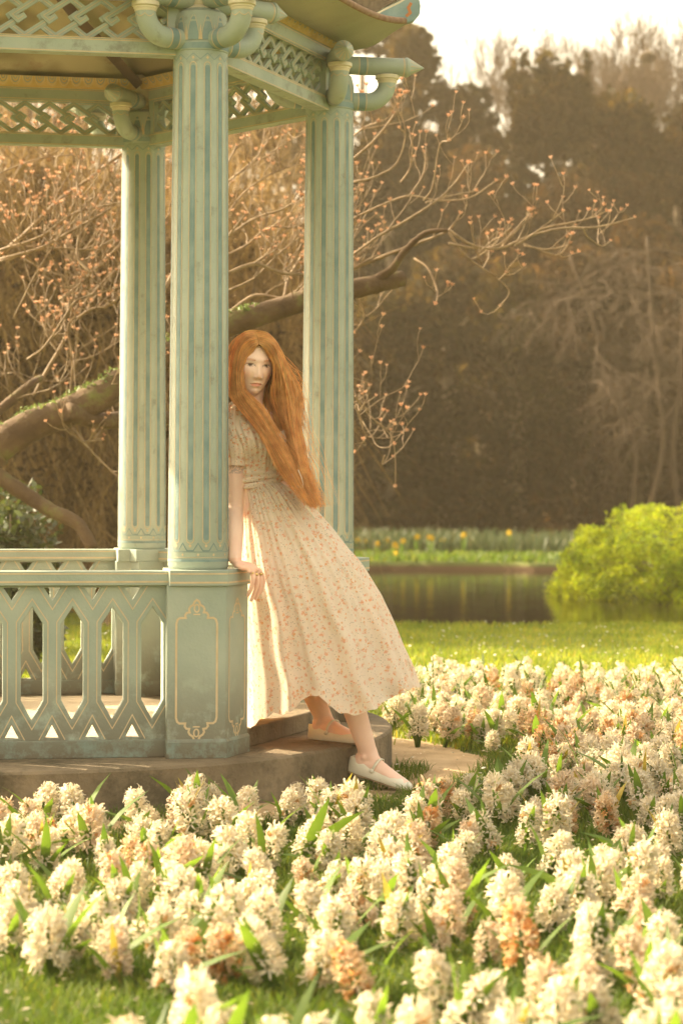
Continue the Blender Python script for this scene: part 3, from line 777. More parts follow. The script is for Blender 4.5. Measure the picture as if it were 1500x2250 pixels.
def spike(seed, kind, lod=0):
    """one flower spike: recurved strap petals on florets round a stem; origin at the foot of the plant"""
    r = np.random.default_rng(seed); V = []; F = []; C = []
    nf = 38 if lod == 0 else 24; H0, H1 = 0.065, 0.065 + r.uniform(0.062, 0.095)
    bend = r.uniform(-0.16, 0.16, 2)
    brown = {'w': 0.03, 'p': 0.10, 'b': 0.35}[kind]
    for i in range(nf):
        t = (i + r.uniform(-.3, .3)) / nf; z = H0 + (H1 - H0) * t
        az = i * 2.399 + r.uniform(-.3, .3); el = R(-15) + R(75) * max(0, t) ** 1.6 + r.uniform(-.2, .2)
        ax = np.array([math.cos(az) * math.cos(el), math.sin(az) * math.cos(el), math.sin(el)])
        base = np.array([0, 0, z]) + ax * 0.008
        ln = (0.029 - 0.007 * t) * r.uniform(0.8, 1.15); c0 = base + ax * ln
        u = np.cross(ax, [0, 0, 1.0]); u /= (np.linalg.norm(u) + 1e-9); v = np.cross(ax, u)
        isb = r.random() < brown
        tone = np.array([0.88, 0.62, 0.38]) * r.uniform(0.7, 1.2) if isb else np.array([1, 0.98, 0.95]) * r.uniform(0.85, 1.08)
        np_ = 6 if lod == 0 else 5
        for k in range(np_):
            a = 2 * PI * k / np_ + r.uniform(-.2, .2); d = u * math.cos(a) + v * math.sin(a); s = np.cross(ax, d)
            pl = r.uniform(0.013, 0.024) * (0.65 if isb else 1); w = r.uniform(0.0023, 0.0036) if lod == 0 else 0.0036
            curl = r.uniform(-0.35, 0.75); out_ = r.uniform(0.1, 0.55)
            pts = [(c0 - ax * ln * 0.75 + d * 0.003, w * 0.8), (c0 + d * pl * 0.45 + ax * (0.002 + pl * out_ * 0.5), w), (c0 + d * pl * 0.85 + ax * pl * (out_ - curl * 0.3), w * 0.8), (c0 + d * pl * 1.05 + ax * pl * (out_ * 0.9 - curl), w * 0.2)]
            if lod: pts = [pts[0], pts[1], pts[3]]
            b = len(V)
            for q, ww in pts: V += [q - s * ww, q + s * ww]; C += [tone * (0.93 if ww > w * .5 else 1.0)] * 2
            for j in range(len(pts) - 1): F.append((b + 2 * j, b + 2 * j + 1, b + 2 * j + 3, b + 2 * j + 2))
    V = np.array(V); zz = np.clip((V[:, 2] - 0.04) / 0.15, 0, 2); V[:, 0] += bend[0] * zz * 0.06; V[:, 1] += bend[1] * zz * 0.06
    return V, np.array(F), np.array(C), (bend[0] * 0.06, bend[1] * 0.06, H1)
def leafgeo(L_, w, arch, twist=0.0, seg=5):
    V = []; F = []
    for i in range(seg + 1):
        t = i / seg; ww = w * (0.55 + 1.2 * t - 1.72 * t ** 3) if t < 1 else w * 0.03
        x = arch * L_ * t ** 1.8; z = L_ * t * (1 - 0.25 * arch * t)
        cz = ww * 0.45
        V += [(x + cz * 0.6, -ww, z + 0.0), (x, 0, z - cz * 0.2), (x + cz * 0.6, ww, z + 0.0)]
    F = [(i * 3 + j, i * 3 + j + 1, i * 3 + j + 4, i * 3 + j + 3) for i in range(seg) for j in (0, 1)]
    return np.array(V), np.array(F)
leaf_me = []
for L_, w, ar in ((0.17, 0.012, 0.30), (0.19, 0.013, 0.55), (0.18, 0.013, 0.15), (0.20, 0.012, 0.8), (0.16, 0.012, 0.5)):
    V, F = leafgeo(L_, w, ar); leaf_me.append(npmesh('leaf', V, F, M['hleaf'], True))
V, F = leafgeo(0.19, 0.010, 0.35); leaf_y = npmesh('leaf', V, F, M['hleaf_y'], True)
st = MB(); st.tube([(0, 0, 0), (0.001, 0, 0.06), (0, 0.001, 0.13)], [0.006, 0.005, 0.0035], 6); me_stem = st.mesh('stem', M['hleaf'], True)
spikes = {}
for kd, sd in (('w', (1, 2, 3, 4)), ('p', (5, 6, 7)), ('b', (8, 9, 10))):
    spikes[kd] = []
    for s_ in sd:
        V, F, C, tip = spike(s_, kd); spikes[kd].append(npmesh('flower_spike', V, F, M['pet_' + kd], False, C))

hr = random.Random(42)
NOFLOWER = [  # places where the photograph shows grass, path or the woman's shoe instead of flower heads
    [(840, 1560), (900, 1600), (960, 1600), (1060, 1600), (1150, 1580), (1180, 1620), (1150, 1690), (1075, 1730), (1060, 1745), (985, 1730), (905, 1715), (850, 1700)],
    [(-90, 2085), (120, 2085), (190, 2060), (300, 2090), (400, 2105), (480, 2090), (600, 2130), (660, 2190), (560, 2235), (500, 2160), (400, 2170), (300, 2260), (270, 2340), (-90, 2340)], [(735, 1640), (935, 1640), (935, 1785), (735, 1785)],
    [(150, 1985), (215, 1975), (240, 2050), (290, 2090), (180, 2090)], [(365, 1780), (480, 1790), (490, 1860), (470, 1900), (400, 1850)],
    [(480, 1935), (560, 1920), (600, 1960), (520, 1990), (430, 2010)], [(1000, 1850), (1085, 1850), (1090, 1925), (1010, 1905)],
    [(570, 1760), (680, 1760), (690, 1790), (640, 1820), (590, 1830)], [(1380, 1950), (1430, 1960), (1420, 2010), (1370, 2010)],
    [(950, 2080), (990, 2100), (980, 2160), (930, 2150)], [(240, 1790), (300, 1780), (300, 1810), (250, 1830)], [(380, 1960), (420, 1930), (440, 1965), (430, 2060), (390, 2030)],
    [(1180, 2000), (1230, 2010), (1230, 2060), (1180, 2060)]]
HZ = 0.12
def head_px(x, y): return proj((x, y, HZ))
def bed(x, y):
    px, py = head_px(x, y)
    if px < -70 or px > 1800 or py > 2330 or py < 1445 + 10 * math.sin(px * 0.02): return 0
    if math.hypot(x - CX, y - CY) < 1.90 + 0.06 * math.sin(px * 0.05): return 0
    if px < 850 and py < 1740 + 14 * math.sin(px * 0.031 + 2): return 0
    for pl in NOFLOWER:
        if in_poly(px, py, pl): return 0
    # ragged far edge of the bed
    if py < 1480 and hr.random() < 0.35: return 0
    return 1
fixed = [(320, 1765), (440, 1790), (512, 1790), (70, 1785), (120, 1800), (235, 1840), (350, 1830), (560, 1830), (400, 1915), (280, 1930), (60, 2040), (110, 2060), (30, 2010),
         (365, 2080), (785, 1778), (915, 1782), (1095, 1750), (1020, 1710), (915, 1585), (710, 1790), (770, 1790), (830, 1840), (525, 1905), (590, 2010), (480, 2030), (620, 2075), (540, 1995), (760, 2010), (690, 2080),
         (1140, 1880), (1350, 2060), (1280, 1920), (460, 2200), (400, 2235), (720, 2230), (630, 2250), (1180, 1760), (860, 1790), (150, 1920), (430, 1985)]
pts = []
for px, py in fixed:
    g = PG(px, py, HZ); pts.append((g.x, g.y, 1))
grid = {}
def ok(x, y, d):
    gx_, gy_ = int(x / 0.1), int(y / 0.1)
    for i in (-1, 0, 1):
        for j in (-1, 0, 1):
            for q in grid.get((gx_ + i, gy_ + j), ()):
                if (q[0] - x) ** 2 + (q[1] - y) ** 2 < d * d: return False
    return True
for p in pts: grid.setdefault((int(p[0] / 0.1), int(p[1] / 0.1)), []).append(p)
for _ in range(60000):
    y = 3.95 + (12.3 - 3.95) * hr.random(); x = -1.2 + 4.6 * hr.random()
    if y < 6.8: x = -1.2 + 2.6 * hr.random()
    if hr.random() > bed(x, y): continue
    cl = 0.5 + 0.5 * math.sin(x * 6.1 + 1.3 * math.sin(y * 5.1)) * math.sin(y * 5.9 + 1.1 * math.sin(x * 4.3))
    if cl < (0.49 if y < 7 else 0.28): continue
    if not ok(x, y, 0.122 if y < 7 else 0.112): continue
    p = (x, y, 0); pts.append(p); grid.setdefault((int(x / 0.1), int(y / 0.1)), []).append(p)
def shade_kind(x, y, first):
    f = math.sin(x * 3.1 + 2 * math.sin(y * 1.7)) + math.sin(y * 2.9 + 0.7)
    q = hr.random() + 0.10 * f + (0.10 if (x > 0.7 and 6.6 < y < 9.5) else 0)
    if first: return 'w'
    return 'w' if q < 0.70 else ('p' if q < 0.95 else 'b')
def vis(p):
    px, py = head_px(p[0], p[1]); return -40 < px < 1540 and py < 2290
pts.sort(key=lambda p: (0 if vis(p) else 1, p[1]))
KN = {'w': 'creamy white hyacinth', 'p': 'peach tinged hyacinth', 'b': 'fading tan hyacinth'}
def zone(x, y):
    px, py = head_px(x, y)
    if y > 8.2: return ('beside the hem beyond the path' if px < 1060 else ('beyond the path, before the open pond' if px < 1270 else 'beyond the path, before the golden shrub')) + (', farthest back' if y > 10 else ''), 'far'
    if py < 1800: r_ = 'of the first row'
    elif py < 1960: r_ = 'in the middle'
    else: r_ = 'nearest the camera'
    if px < 330: w_ = 'in front of the pierced railing'
    elif px < 600: w_ = 'in front of the corner pedestal'
    elif px < 940: w_ = 'below the skirt and shoes of the woman'
    elif px < 1240: w_ = 'straight before the path'
    else: w_ = 'towards the right margin'
    return r_ + ' ' + w_, 'near'
rest = []
for i, (x, y, fx) in enumerate(pts):
    kd = shade_kind(x, y, fx)
    s = hr.uniform(0.74, 1.15); rz = hr.uniform(0, 2 * PI); tx, ty = hr.gauss(0, 0.27), hr.gauss(0, 0.27)
    if i >= 300 or not vis((x, y)):
        rest.append((x, y, kd, s, rz, tx, ty)); continue
    far_ = 1 if y > 7.4 else 0
    e = empty('hyacinth', (x, y, 0), rz); e.scale = (s, s, s); e.rotation_euler = (tx, ty, rz)
    zl = KN[kd] + ' ' + zone(x, y)[0]; tag(e, zl, 'hyacinth', zl.replace('hyacinth', 'hyacinths', 1))
    link(bpy.data.objects.new('flower_spike', hr.choice(spikes[kd])), e)
    link(bpy.data.objects.new('stem', me_stem), e)
    for k in range(hr.choice((3, 4, 4, 5))):
        me = leaf_y if hr.random() < 0.07 else hr.choice(leaf_me)
        l = link(bpy.data.objects.new('leaf', me), e); l.rotation_euler = (0, 0, k * 1.25 + hr.uniform(-.6, .6)); l.location = (0.004, 0, 0)
        sc_ = hr.uniform(0.8, 1.2); l.scale = (sc_, 1.15 * sc_, sc_)
def joined(items, name, label):
    Vs = {'w': [], 'p': [], 'b': []}; Fs = {'w': [], 'p': [], 'b': []}; Cs = {'w': [], 'p': [], 'b': []}; nb = {'w': 0, 'p': 0, 'b': 0}
    LV = []; LF = []; ln_ = 0
    cache = {}
    for x, y, kd, s, rz, tx, ty in items:
        sd = hr.randrange(4)
        if (kd, sd) not in cache: cache[(kd, sd)] = spike(100 + sd * 3 + ord(kd), kd, 1)
        V, F, C, _ = cache[(kd, sd)]
        m = np.array(Euler((tx, ty, rz)).to_matrix()) * s
        Vs[kd].append(V @ m.T + [x, y, 0]); Fs[kd].append(F + nb[kd]); Cs[kd].append(C); nb[kd] += len(V)
        for k in range(4):
            Lv, Lf = leafgeo(hr.uniform(0.14, 0.21), 0.012, hr.uniform(0.15, 0.7), 0, 3)
            a = k * 1.6 + hr.uniform(-.6, .6); mm = np.array(Matrix.Rotation(a, 3, 'Z'))
            LV.append((Lv @ mm.T) @ m.T + [x, y, 0]); LF.append(Lf + ln_); ln_ += len(Lv)
    root = empty(name, (0, 0, 0)); tag(root, label, 'hyacinths', kind='stuff')
    for kd in 'wpb':
        if Vs[kd]: 
            o = link(bpy.data.objects.new('flower_spikes', npmesh('flower_spikes', np.concatenate(Vs[kd]), np.concatenate(Fs[kd]), M['pet_' + kd], False, np.concatenate(Cs[kd]))), root); o['kind'] = 'stuff'
    o = link(bpy.data.objects.new('leaves', npmesh('leaves', np.concatenate(LV), np.concatenate(LF), M['hleaf'], True)), root); o['kind'] = 'stuff'
joined(rest, 'hyacinth_bed', 'mass of small distant white and peach hyacinths at the far end of the bed')
print('HYACINTHS', len(pts), 'rest', len(rest))
# ------------------------------------------------------------------ foliage and trees
def leafcloud(name, clumps, n, size, mat, seed, flat=0.0, droop=0.0):
    """n leaf quads spread through clumps = [(centre, radii)], denser towards each clump's skin"""
    r = np.random.default_rng(seed)
    cen = np.array([c for c, _ in clumps]); rad = np.array([q for _, q in clumps]); vol = rad.prod(1) ** 0.67; pr_ = vol / vol.sum()
    k = r.choice(len(clumps), n, p=pr_)
    d = r.normal(size=(n, 3)); d /= np.linalg.norm(d, axis=1)[:, None]
    rr = r.uniform(0.35, 1.0, n) ** 0.5 * r.uniform(0.85, 1.12, n)
    pos = cen[k] + d * rad[k] * rr[:, None]
    a = r.normal(size=(n, 3)); a[:, 2] -= droop; a /= np.linalg.norm(a, axis=1)[:, None]
    b = np.cross(a, r.normal(size=(n, 3))); b /= np.linalg.norm(b, axis=1)[:, None]
    s = size * r.uniform(0.6, 1.4, n)[:, None]
    V = np.stack([pos - a * s, pos + b * s * 0.42 - a * s * 0.1, pos + a * s, pos - b * s * 0.42 - a * s * 0.1], 1).reshape(-1, 3)
    tone = r.uniform(0.65, 1.35, len(clumps))[k][:, None] * r.uniform(0.75, 1.25, (n, 1)) * np.ones((1, 3))
    tone[:, 0] *= r.uniform(0.9, 1.15, n)
    return npmesh(name, V, np.arange(4 * n).reshape(n, 4), mat, False, np.repeat(tone, 4, 0))

M['ever'] = material('evergreen_leaves', (0.020, 0.020, 0.007), (0.038, 0.028, 0.011), 0.7, 0.7, 2, transl=0.5, tcol=(2.0, 1.55, 0.75), vcol=True, spec=0.08)
M['russet'] = material('russet_leaves', (0.034, 0.023, 0.011), (0.058, 0.038, 0.018), 0.8, 0.9, 2, transl=0.45, tcol=(1.5, 1.2, 0.7), vcol=True, spec=0.05)
M['bark'] = material('grey_brown_bark', (0.13, 0.095, 0.06), (0.22, 0.17, 0.11), 0.9, 6, 6, bump=0.01, bscale=25)
M['twig'] = material('bare_twigs', (0.07, 0.045, 0.027), (0.12, 0.078, 0.045), 0.8, 3)
M['dimtwig'] = material('dim_twigs', (0.050, 0.032, 0.018), (0.085, 0.054, 0.03), 0.85, 3)
M['goldtwig'] = material('dry_golden_twigs', (0.16, 0.10, 0.033), (0.32, 0.205, 0.07), 0.7, 3, transl=0.25, vcol=True)
M['goldleaf'] = material('yellow_green_leaves', (0.26, 0.35, 0.02), (0.44, 0.50, 0.03), 0.5, 3, 3, transl=0.5, tcol=(1.2, 1.15, 0.5), vcol=True, spec=0.3)
M['bushleaf'] = material('dark_bush_leaves', (0.05, 0.075, 0.03), (0.09, 0.11, 0.04), 0.4, 3, 3, transl=0.25, tcol=(1.4, 1.3, 0.5), vcol=True, spec=0.5)

def crown_clumps(w, z0, z1, n, rs, rnd, cone=0.0, depth=None):
    out = []
    for i in range(n):
        t = rnd.random(); z = z0 + (z1 - z0) * t
        prof = math.sqrt(max(0.0, 1 - (2 * t - 0.75) ** 2 / 1.6)) if not cone else (1 - t) ** cone + 0.06
        a = rnd.uniform(0, 2 * PI); rr = w * prof * math.sqrt(rnd.random())
        q = rs * rnd.uniform(0.6, 1.3)
        out.append(((rr * math.cos(a), rr * math.sin(a) * (depth or 1), z), (q, q, q * rnd.uniform(0.6, 1.0))))
    return out

def evergreen(px, py_top, hw_px, Y, label, seed, n=9000, mat='ever', cone=0.0, z0=0.2, name='evergreen_tree', cat='tree', size=0.13, group=None, spires=None):
    rnd = random.Random(seed); b = P(px, 1000, Y); top = P(px, py_top, Y).z; w = hw_px / FPX * Y
    e = empty(name, (b.x, Y, 0)); tag(e, label, cat, group)
    cl = crown_clumps(w, z0, top - 0.3, int(26 + w * 10), 0.30 * w ** 0.5 + 0.25, rnd, cone)
    if spires:
        for dx, ht in spires:
            x = (dx - px) / FPX * Y; zt = P(px, ht, Y).z
            for j in range(14):
                t = j / 13; q = 0.05 + 0.30 * t; cl.append(((x + rnd.uniform(-.08, .08) + 0.25 * t * (1 if x < 0 else -1), rnd.uniform(-.3, .3), zt - 1.8 * t), (q, q, 0.22)))
    link(bpy.data.objects.new('crown', leafcloud('crown', cl, n, size, M[mat], seed)), e)
    mb = MB(); mb.tube([(0, 0, -0.1), (0.05, 0.1, top * 0.35), (-0.1, 0, top * 0.8)], [0.22, 0.16, 0.05], 8)
    for j in range(5):
        a = rnd.uniform(0, 2 * PI); z = top * rnd.uniform(0.25, 0.7)
        mb.tube([(0, 0, z), (0.4 * w * math.cos(a), 0.4 * w * math.sin(a), z + 0.5), (0.8 * w * math.cos(a), 0.8 * w * math.sin(a), z + 0.7)], [0.07, 0.05, 0.02], 6)
    mb.build('trunk', M['bark'], e, True)
    return e

def branch_rec(mb, p, d, L_, r_, lev, rnd, up=0.15, wander=0.25, kids=(3, 4), minr=0.006, tips=None, shrink=0.68):
    n = 5; pts = [p]; q = Vector(p); dd = Vector(d).normalized()
    for i in range(n):
        dd = (dd + Vector((rnd.gauss(0, wander), rnd.gauss(0, wander), rnd.gauss(0, wander) + up)) * 0.35).normalized()
        q = q + dd * L_ / n; pts.append(q.copy())
    rad = [max(minr, r_ * (1 - 0.45 * i / n)) for i in range(n + 1)]
    mb.tube(pts, rad, 5 if r_ > 0.03 else 3, cap=False)
    if lev <= 0:
        if tips is not None: tips.append((pts[-1], dd))
        return
    for k in range(rnd.randint(*kids)):
        i = rnd.randint(2, n); base = pts[i]
        a = Vector((rnd.gauss(0, 1), rnd.gauss(0, 1), rnd.gauss(0.2, 0.7))).normalized()
        nd = (dd * 0.75 + a * 0.75).normalized()
        branch_rec(mb, base, nd, L_ * rnd.uniform(0.55, 0.85) * (shrink / 0.68), rad[i] * rnd.uniform(0.5, 0.7), lev - 1, rnd, up, wander, kids, minr, tips, shrink)
    branch_rec(mb, pts[-1], dd, L_ * shrink, rad[-1] * 0.9, lev - 1, rnd, up, wander, kids, minr, tips, shrink)

def bare_tree(px, py_top, Y, label, seed, lean=0.0, lev=5, minr=0.009, hfac=0.36, group='bare trees behind the pond', kids=(2, 3), name='bare_tree'):
    rnd = random.Random(seed); b = P(px, 1000, Y); top = P(px, py_top, Y).z
    e = empty(name, (b.x, Y, 0)); tag(e, label, 'tree', group)
    mb = MB(); tips = []
    H = top * hfac
    tr = MB(); tr.tube([(0, 0, -0.1), (lean * .3, 0, H * 0.5), (lean * 0.6, 0.05, H)], [0.17, 0.13, 0.10], 9)
    tr.build('trunk', M['bark'], e, True)
    branch_rec(mb, Vector((lean * 0.6, 0.05, H)), Vector((lean, 0, 1)), top * 0.24, 0.095, lev, rnd, 0.35, 0.3, kids, minr, tips)
    o = mb.build('branches', M['twig'], e, True); o['kind'] = 'stuff'
    return e

# the wood behind the pond
GW = 'evergreens of the wood behind the pond'
evergreen(1205, 150, 105, 46, 'dark evergreen with feathery pointed tops, right of the gap of sky', 1, 9000, spires=[(1122, 128), (1148, 130), (1178, 122), (1205, 132), (1236, 128), (1285, 140)], group=GW)
evergreen(1010, 185, 120, 48, 'rounded hazy evergreen directly left of the gap of sky', 2, 9000, group=GW)
evergreen(905, 60, 85, 47, 'tall evergreen rising behind the upturned corner of the roof', 3, 9000, group=GW, cone=0.5)
evergreen(800, -120, 130, 49, 'tallest evergreen, seen between roof corner and right column', 4, 11000, group=GW, cone=0.6)
evergreen(860, 230, 110, 45.5, 'low evergreen seen between the right column and its pipes', 12, 9000, group=GW)
evergreen(735, 200, 120, 46, 'low evergreen hidden mostly by the right column', 13, 8000, group=GW)
evergreen(1110, 330, 140, 50, 'broad evergreen filling the gap behind the feathery one', 14, 9000, group=GW)
evergreen(1290, 330, 140, 50.5, 'broad evergreen behind the tall russet shrubs', 15, 9000, group=GW)
evergreen(1440, 330, 130, 50.5, 'broad evergreen behind the leaning thin tree', 16, 9000, group=GW)
evergreen(1340, 215, 125, 47, 'evergreen below the bare tree that holds the bird nest', 5, 9000, group=GW)
evergreen(1490, 205, 120, 48, 'evergreen at the right margin below the bare boughs', 6, 9000, group=GW)
evergreen(1640, 120, 140, 47, 'evergreen standing beyond the golden shrub', 7, 8000, group=GW)
evergreen(640, 100, 150, 50, 'evergreen behind the lattice frieze of the entrance side', 8, 8000, group=GW)
evergreen(430, 60, 150, 50, 'evergreen hidden largely by the front column', 9, 7000, group=GW)
evergreen(200, 80, 150, 50, 'evergreen behind the back frieze of the pavilion', 10, 7000, group=GW)
evergreen(-20, 40, 150, 50, 'evergreen far behind the left railing', 11, 7000, group=GW)
GS = 'undergrowth shrubs along the far bank'
for i, (px, pt, hw_, Y, mt, lb) in enumerate([(840, 640, 110, 41, 'ever', 'dark shrub beside the right column on the far bank'), (985, 560, 130, 42, 'ever', 'big dark green shrub in the middle of the far bank'),
        (1130, 600, 120, 41.5, 'ever', 'dark green shrub left of the thin bare trunks'), (1270, 520, 120, 42.5, 'russet', 'russet brown shrub left of the thin bare trunks'), (1400, 480, 130, 42, 'russet', 'russet brown shrub behind the thin bare trunks'),
        (1530, 560, 110, 41, 'russet', 'russet brown shrub above the golden shrub'), (1060, 350, 120, 44, 'russet', 'tall russet shrub behind the dark shrubs of the far bank'), (1240, 380, 120, 44.5, 'russet', 'tall russet shrub below the feathery evergreen'),
        (1390, 330, 110, 45, 'russet', 'tall russet shrub below the bird nest'), (720, 700, 110, 41, 'russet', 'brown shrub behind the leaning woman on the far bank')]):
    evergreen(px, pt, hw_, Y, lb, 40 + i, 7500, mt, name='shrub', cat='shrub', size=0.10, group=GS)
# wood beyond: reads as one mass
rnd = random.Random(77); cl = []
for i in range(420):
    x = rnd.uniform(-45, 60); z = rnd.uniform(0.3, 8.6) + 0.8 * math.sin(x * 0.4); y = 60 + rnd.uniform(-3, 6)
    cl.append(((x, y, z), (2.0, 1.8, 1.5)))
tag(link(bpy.data.objects.new('distant_wood', leafcloud('distant_wood', cl, 38000, 0.42, M['russet'], 99))), 'hazy brown wood that closes the view behind the evergreens', 'wood', kind='stuff')

bare_tree(1225, 30, 54, 'bare tree with a wide fan of fine twigs above the feathery evergreen', 21, 0.5, 6)
bare_tree(1395, 55, 52, 'bare tree with a dark bird nest in its crown', 25, -0.2, 6)
bare_tree(985, 80, 56, 'faint bare tree beside the upturned roof corner', 23, 0.3, 6)
bare_tree(1520, 140, 50, 'bare tree reaching in from the right margin', 24, -0.9, 6)
nest = MB()
rnd = random.Random(5); c = P(1421, 126, 51.6)
for i in range(260):
    d = Vector((rnd.gauss(0, 1), rnd.gauss(0, 1), rnd.gauss(0, 0.8))).normalized(); p = c + d * 0.13 * rnd.random() ** 0.3; t = Vector((rnd.gauss(0, 1), rnd.gauss(0, 1), rnd.gauss(0, 0.5))).normalized() * 0.09
    nest.tube([p - t, p + t], 0.012, 3, cap=False)
tag(nest.build('bird_nest', M['bark']), 'dark round bird nest high in a bare tree', 'nest')
# thin trunks and hanging twigs on the right of the far bank
GT = 'thin bare trees before the wood at the right'
for i, (pp, lb) in enumerate([([(1400, 1150), (1452, 1010), (1450, 880), (1435, 760), (1428, 640), (1420, 520)], 'thin bare tree with a swaying trunk, left of its pair'),
                              ([(1500, 1150), (1478, 1000), (1492, 860), (1500, 700), (1512, 520)], 'thin bare tree nearest the right margin'),
                              ([(1380, 1150), (1395, 980), (1340, 860), (1300, 700), (1250, 560)], 'thin bare tree that leans to the left over the russet shrubs')]):
    Yt = 39.3 + i * 0.4; rnd = random.Random(60 + i); W0 = [P(a, b, Yt) for a, b in pp]; W0[0].z = -0.05
    e = empty('bare_tree', (W0[0].x, Yt, 0)); tag(e, lb, 'tree', GT); o0 = Vector((W0[0].x, Yt, 0))
    q = crom([w - o0 for w in W0], 18); tr = MB(); tr.tube(q, [0.05 * (1 - 0.5 * j / 17) for j in range(18)], 7); tr.build('trunk', M['dimtwig'], e, True)
    mb = MB()
    for j in range(11):
        b = q[rnd.randint(5, 17)]; branch_rec(mb, b, Vector((rnd.gauss(0, 1), rnd.gauss(0, 0.6), rnd.gauss(0.3, 0.6))), rnd.uniform(0.5, 1.3), 0.022, 3, rnd, -0.25, 0.35, (2, 3), 0.006)
    o = mb.build('branches', M['dimtwig'], e, True); o['kind'] = 'stuff'

# golden shrub that overhangs the pond
e = empty('golden_shrub', (3.75, 24.2, -0.15)); tag(e, 'bright yellow green domed shrub overhanging the pond', 'shrub')
rnd = random.Random(9); cl = []
for i in range(330):
    a = rnd.uniform(0, 2 * PI); t = rnd.random(); ph = math.acos(t); jj = 1 + 0.035 * math.sin(5 * a + 7 * t) + rnd.uniform(-.03, .02)
    cl.append(((1.45 * jj * math.sin(ph) ** 0.8 * math.cos(a), 1.3 * jj * math.sin(ph) * math.sin(a), 0.05 + 0.92 * jj * math.cos(ph)), (0.13, 0.13, 0.10)))
for i in range(30):
    a = rnd.uniform(0, 2 * PI); r_ = rnd.uniform(0, 1.1); cl.append(((r_ * math.cos(a), r_ * math.sin(a), rnd.uniform(0.1, 0.6)), (0.3, 0.3, 0.25)))
link(bpy.data.objects.new('foliage', leafcloud('foliage', cl, 60000, 0.022, M['goldleaf'], 8)), e)
mb = MB()
for i in range(14):
    a = 2 * PI * i / 14; mb.tube([(0, 0, -0.4), (0.5 * math.cos(a), 0.5 * math.sin(a), 0.3), (1.1 * math.cos(a), 1.0 * math.sin(a), 0.45)], [0.03, 0.02, 0.006], 5)
mb.build('stems', M['bark'], e, True)

# dark leafy bush at the left behind the railing
def bush(px, py, hw_, hh, Y, lb, seed, n, size, mat):
    c = P(px, py, Y); w = hw_ / FPX * Y; h = hh / FPX * Y; rnd = random.Random(seed)
    e = empty('bush', (c.x, Y, 0)); tag(e, lb, 'bush'); cl = []
    for i in range(60):
        a = rnd.uniform(0, 2 * PI); r_ = w * math.sqrt(rnd.random()); cl.append(((r_ * math.cos(a), r_ * math.sin(a) * 0.7, rnd.uniform(0.1, c.z + h) * (1 - 0.35 * (r_ / w) ** 2)), (0.16, 0.16, 0.12)))
    link(bpy.data.objects.new('foliage', leafcloud('foliage', cl, n, size, M[mat], seed)), e)
    mb = MB()
    for i in range(9):
        a = 2 * PI * i / 9; mb.tube([(0, 0, 0), (0.2 * w * math.cos(a), 0.2 * w * math.sin(a), 0.4), (0.7 * w * math.cos(a), 0.6 * w * math.sin(a), c.z)], [0.015, 0.01, 0.004], 5)
    mb.build('stems', M['bark'], e, True)
bush(20, 1130, 95, 55, 13.2, 'dark glossy leaved bush behind the left railing', 31, 6000, 0.030, 'bushleaf')
bush(-330, 1050, 200, 90, 15.0, 'dark leaved bush at the far left beyond the pavilion', 32, 6000, 0.035, 'bushleaf')

# thicket of dry golden twigs behind the pavilion
def thicket(px, py_top, hw_, Y, lb, seed, n):
    c = P(px, 1000, Y); w = hw_ / FPX * Y; top = P(px, py_top, Y).z; r = np.random.default_rng(seed)
    e = empty('thicket_shrub', (c.x, Y, 0)); tag(e, lb, 'shrub', 'dry shrubs of the thicket behind the pavilion')
    k = 6; a = r.uniform(0, 2 * PI, n); rr = w * np.sqrt(r.random(n)); x = rr * np.cos(a); y = rr * np.sin(a) * 0.8
    z0 = r.uniform(0.0, top * 0.95, n); L_ = r.uniform(0.3, 1.1, n); dx = r.normal(0, 0.35, n); dy = r.normal(0, 0.35, n); dz = r.choice([1, 1, -1], n) * r.uniform(0.4, 1, n); cx_ = r.normal(0, 0.5, n); 
    wd = r.uniform(0.004, 0.010, n); aa = r.uniform(0, PI, n); V = np.zeros((n, k, 2, 3))
    for j in range(k):
        t = j / (k - 1); px_ = x + L_ * (dx * t + cx_ * t * t * 0.5); py_ = y + L_ * dy * t; pz = z0 + L_ * (dz * t - 0.35 * t * t); ww = wd * (1 - 0.7 * t)
        for s_ in (0, 1):
            q = (2 * s_ - 1) * ww; V[:, j, s_] = np.stack([px_ + q * np.cos(aa), py_ + q * np.sin(aa), np.clip(pz, 0.02, None)], -1)
    base = np.arange(n)[:, None, None] * (2 * k) + np.arange(k - 1)[None, :, None] * 2
    F = (base + np.array([0, 1, 3, 2])[None, None]).reshape(-1, 4)
    tone = np.repeat(r.uniform(0.5, 1.5, (n, 1)) * np.array([[1, 1, 1]]), 2 * k, 0)
    o = link(bpy.data.objects.new('twigs', npmesh('twigs', V.reshape(-1, 3), F, M['goldtwig'], False, tone)), e); o['kind'] = 'stuff'
    rnd = random.Random(seed)
    cl = crown_clumps(w, 0.2, top - 0.1, 40, 0.28, rnd)
    link(bpy.data.objects.new('leaves', leafcloud('leaves', cl, 2600, 0.040, M['russet'], seed + 3)), e)
    mb = MB()
    for i in range(7):
        a_ = rnd.uniform(0, 2 * PI); mb.tube([(0, 0, 0), (0.3 * w * math.cos(a_), 0.3 * w * math.sin(a_), top * 0.5), (0.7 * w * math.cos(a_), 0.6 * w * math.sin(a_), top * 0.95)], [0.03, 0.02, 0.006], 5)
    mb.build('stems', M['twig'], e, True)
thicket(40, 330, 190, 19, 'dry golden shrub behind the big limb at the left', 51, 7000)
thicket(250, 420, 190, 20, 'dry golden shrub behind the back left column', 52, 7000)
thicket(460, 380, 190, 21.5, 'dry golden shrub behind the front column', 53, 6000)
thicket(620, 480, 130, 23, 'dry golden shrub behind the woman and the right column', 54, 5000)
thicket(-200, 250, 250, 18, 'dry golden shrub outside the left margin', 55, 5000)
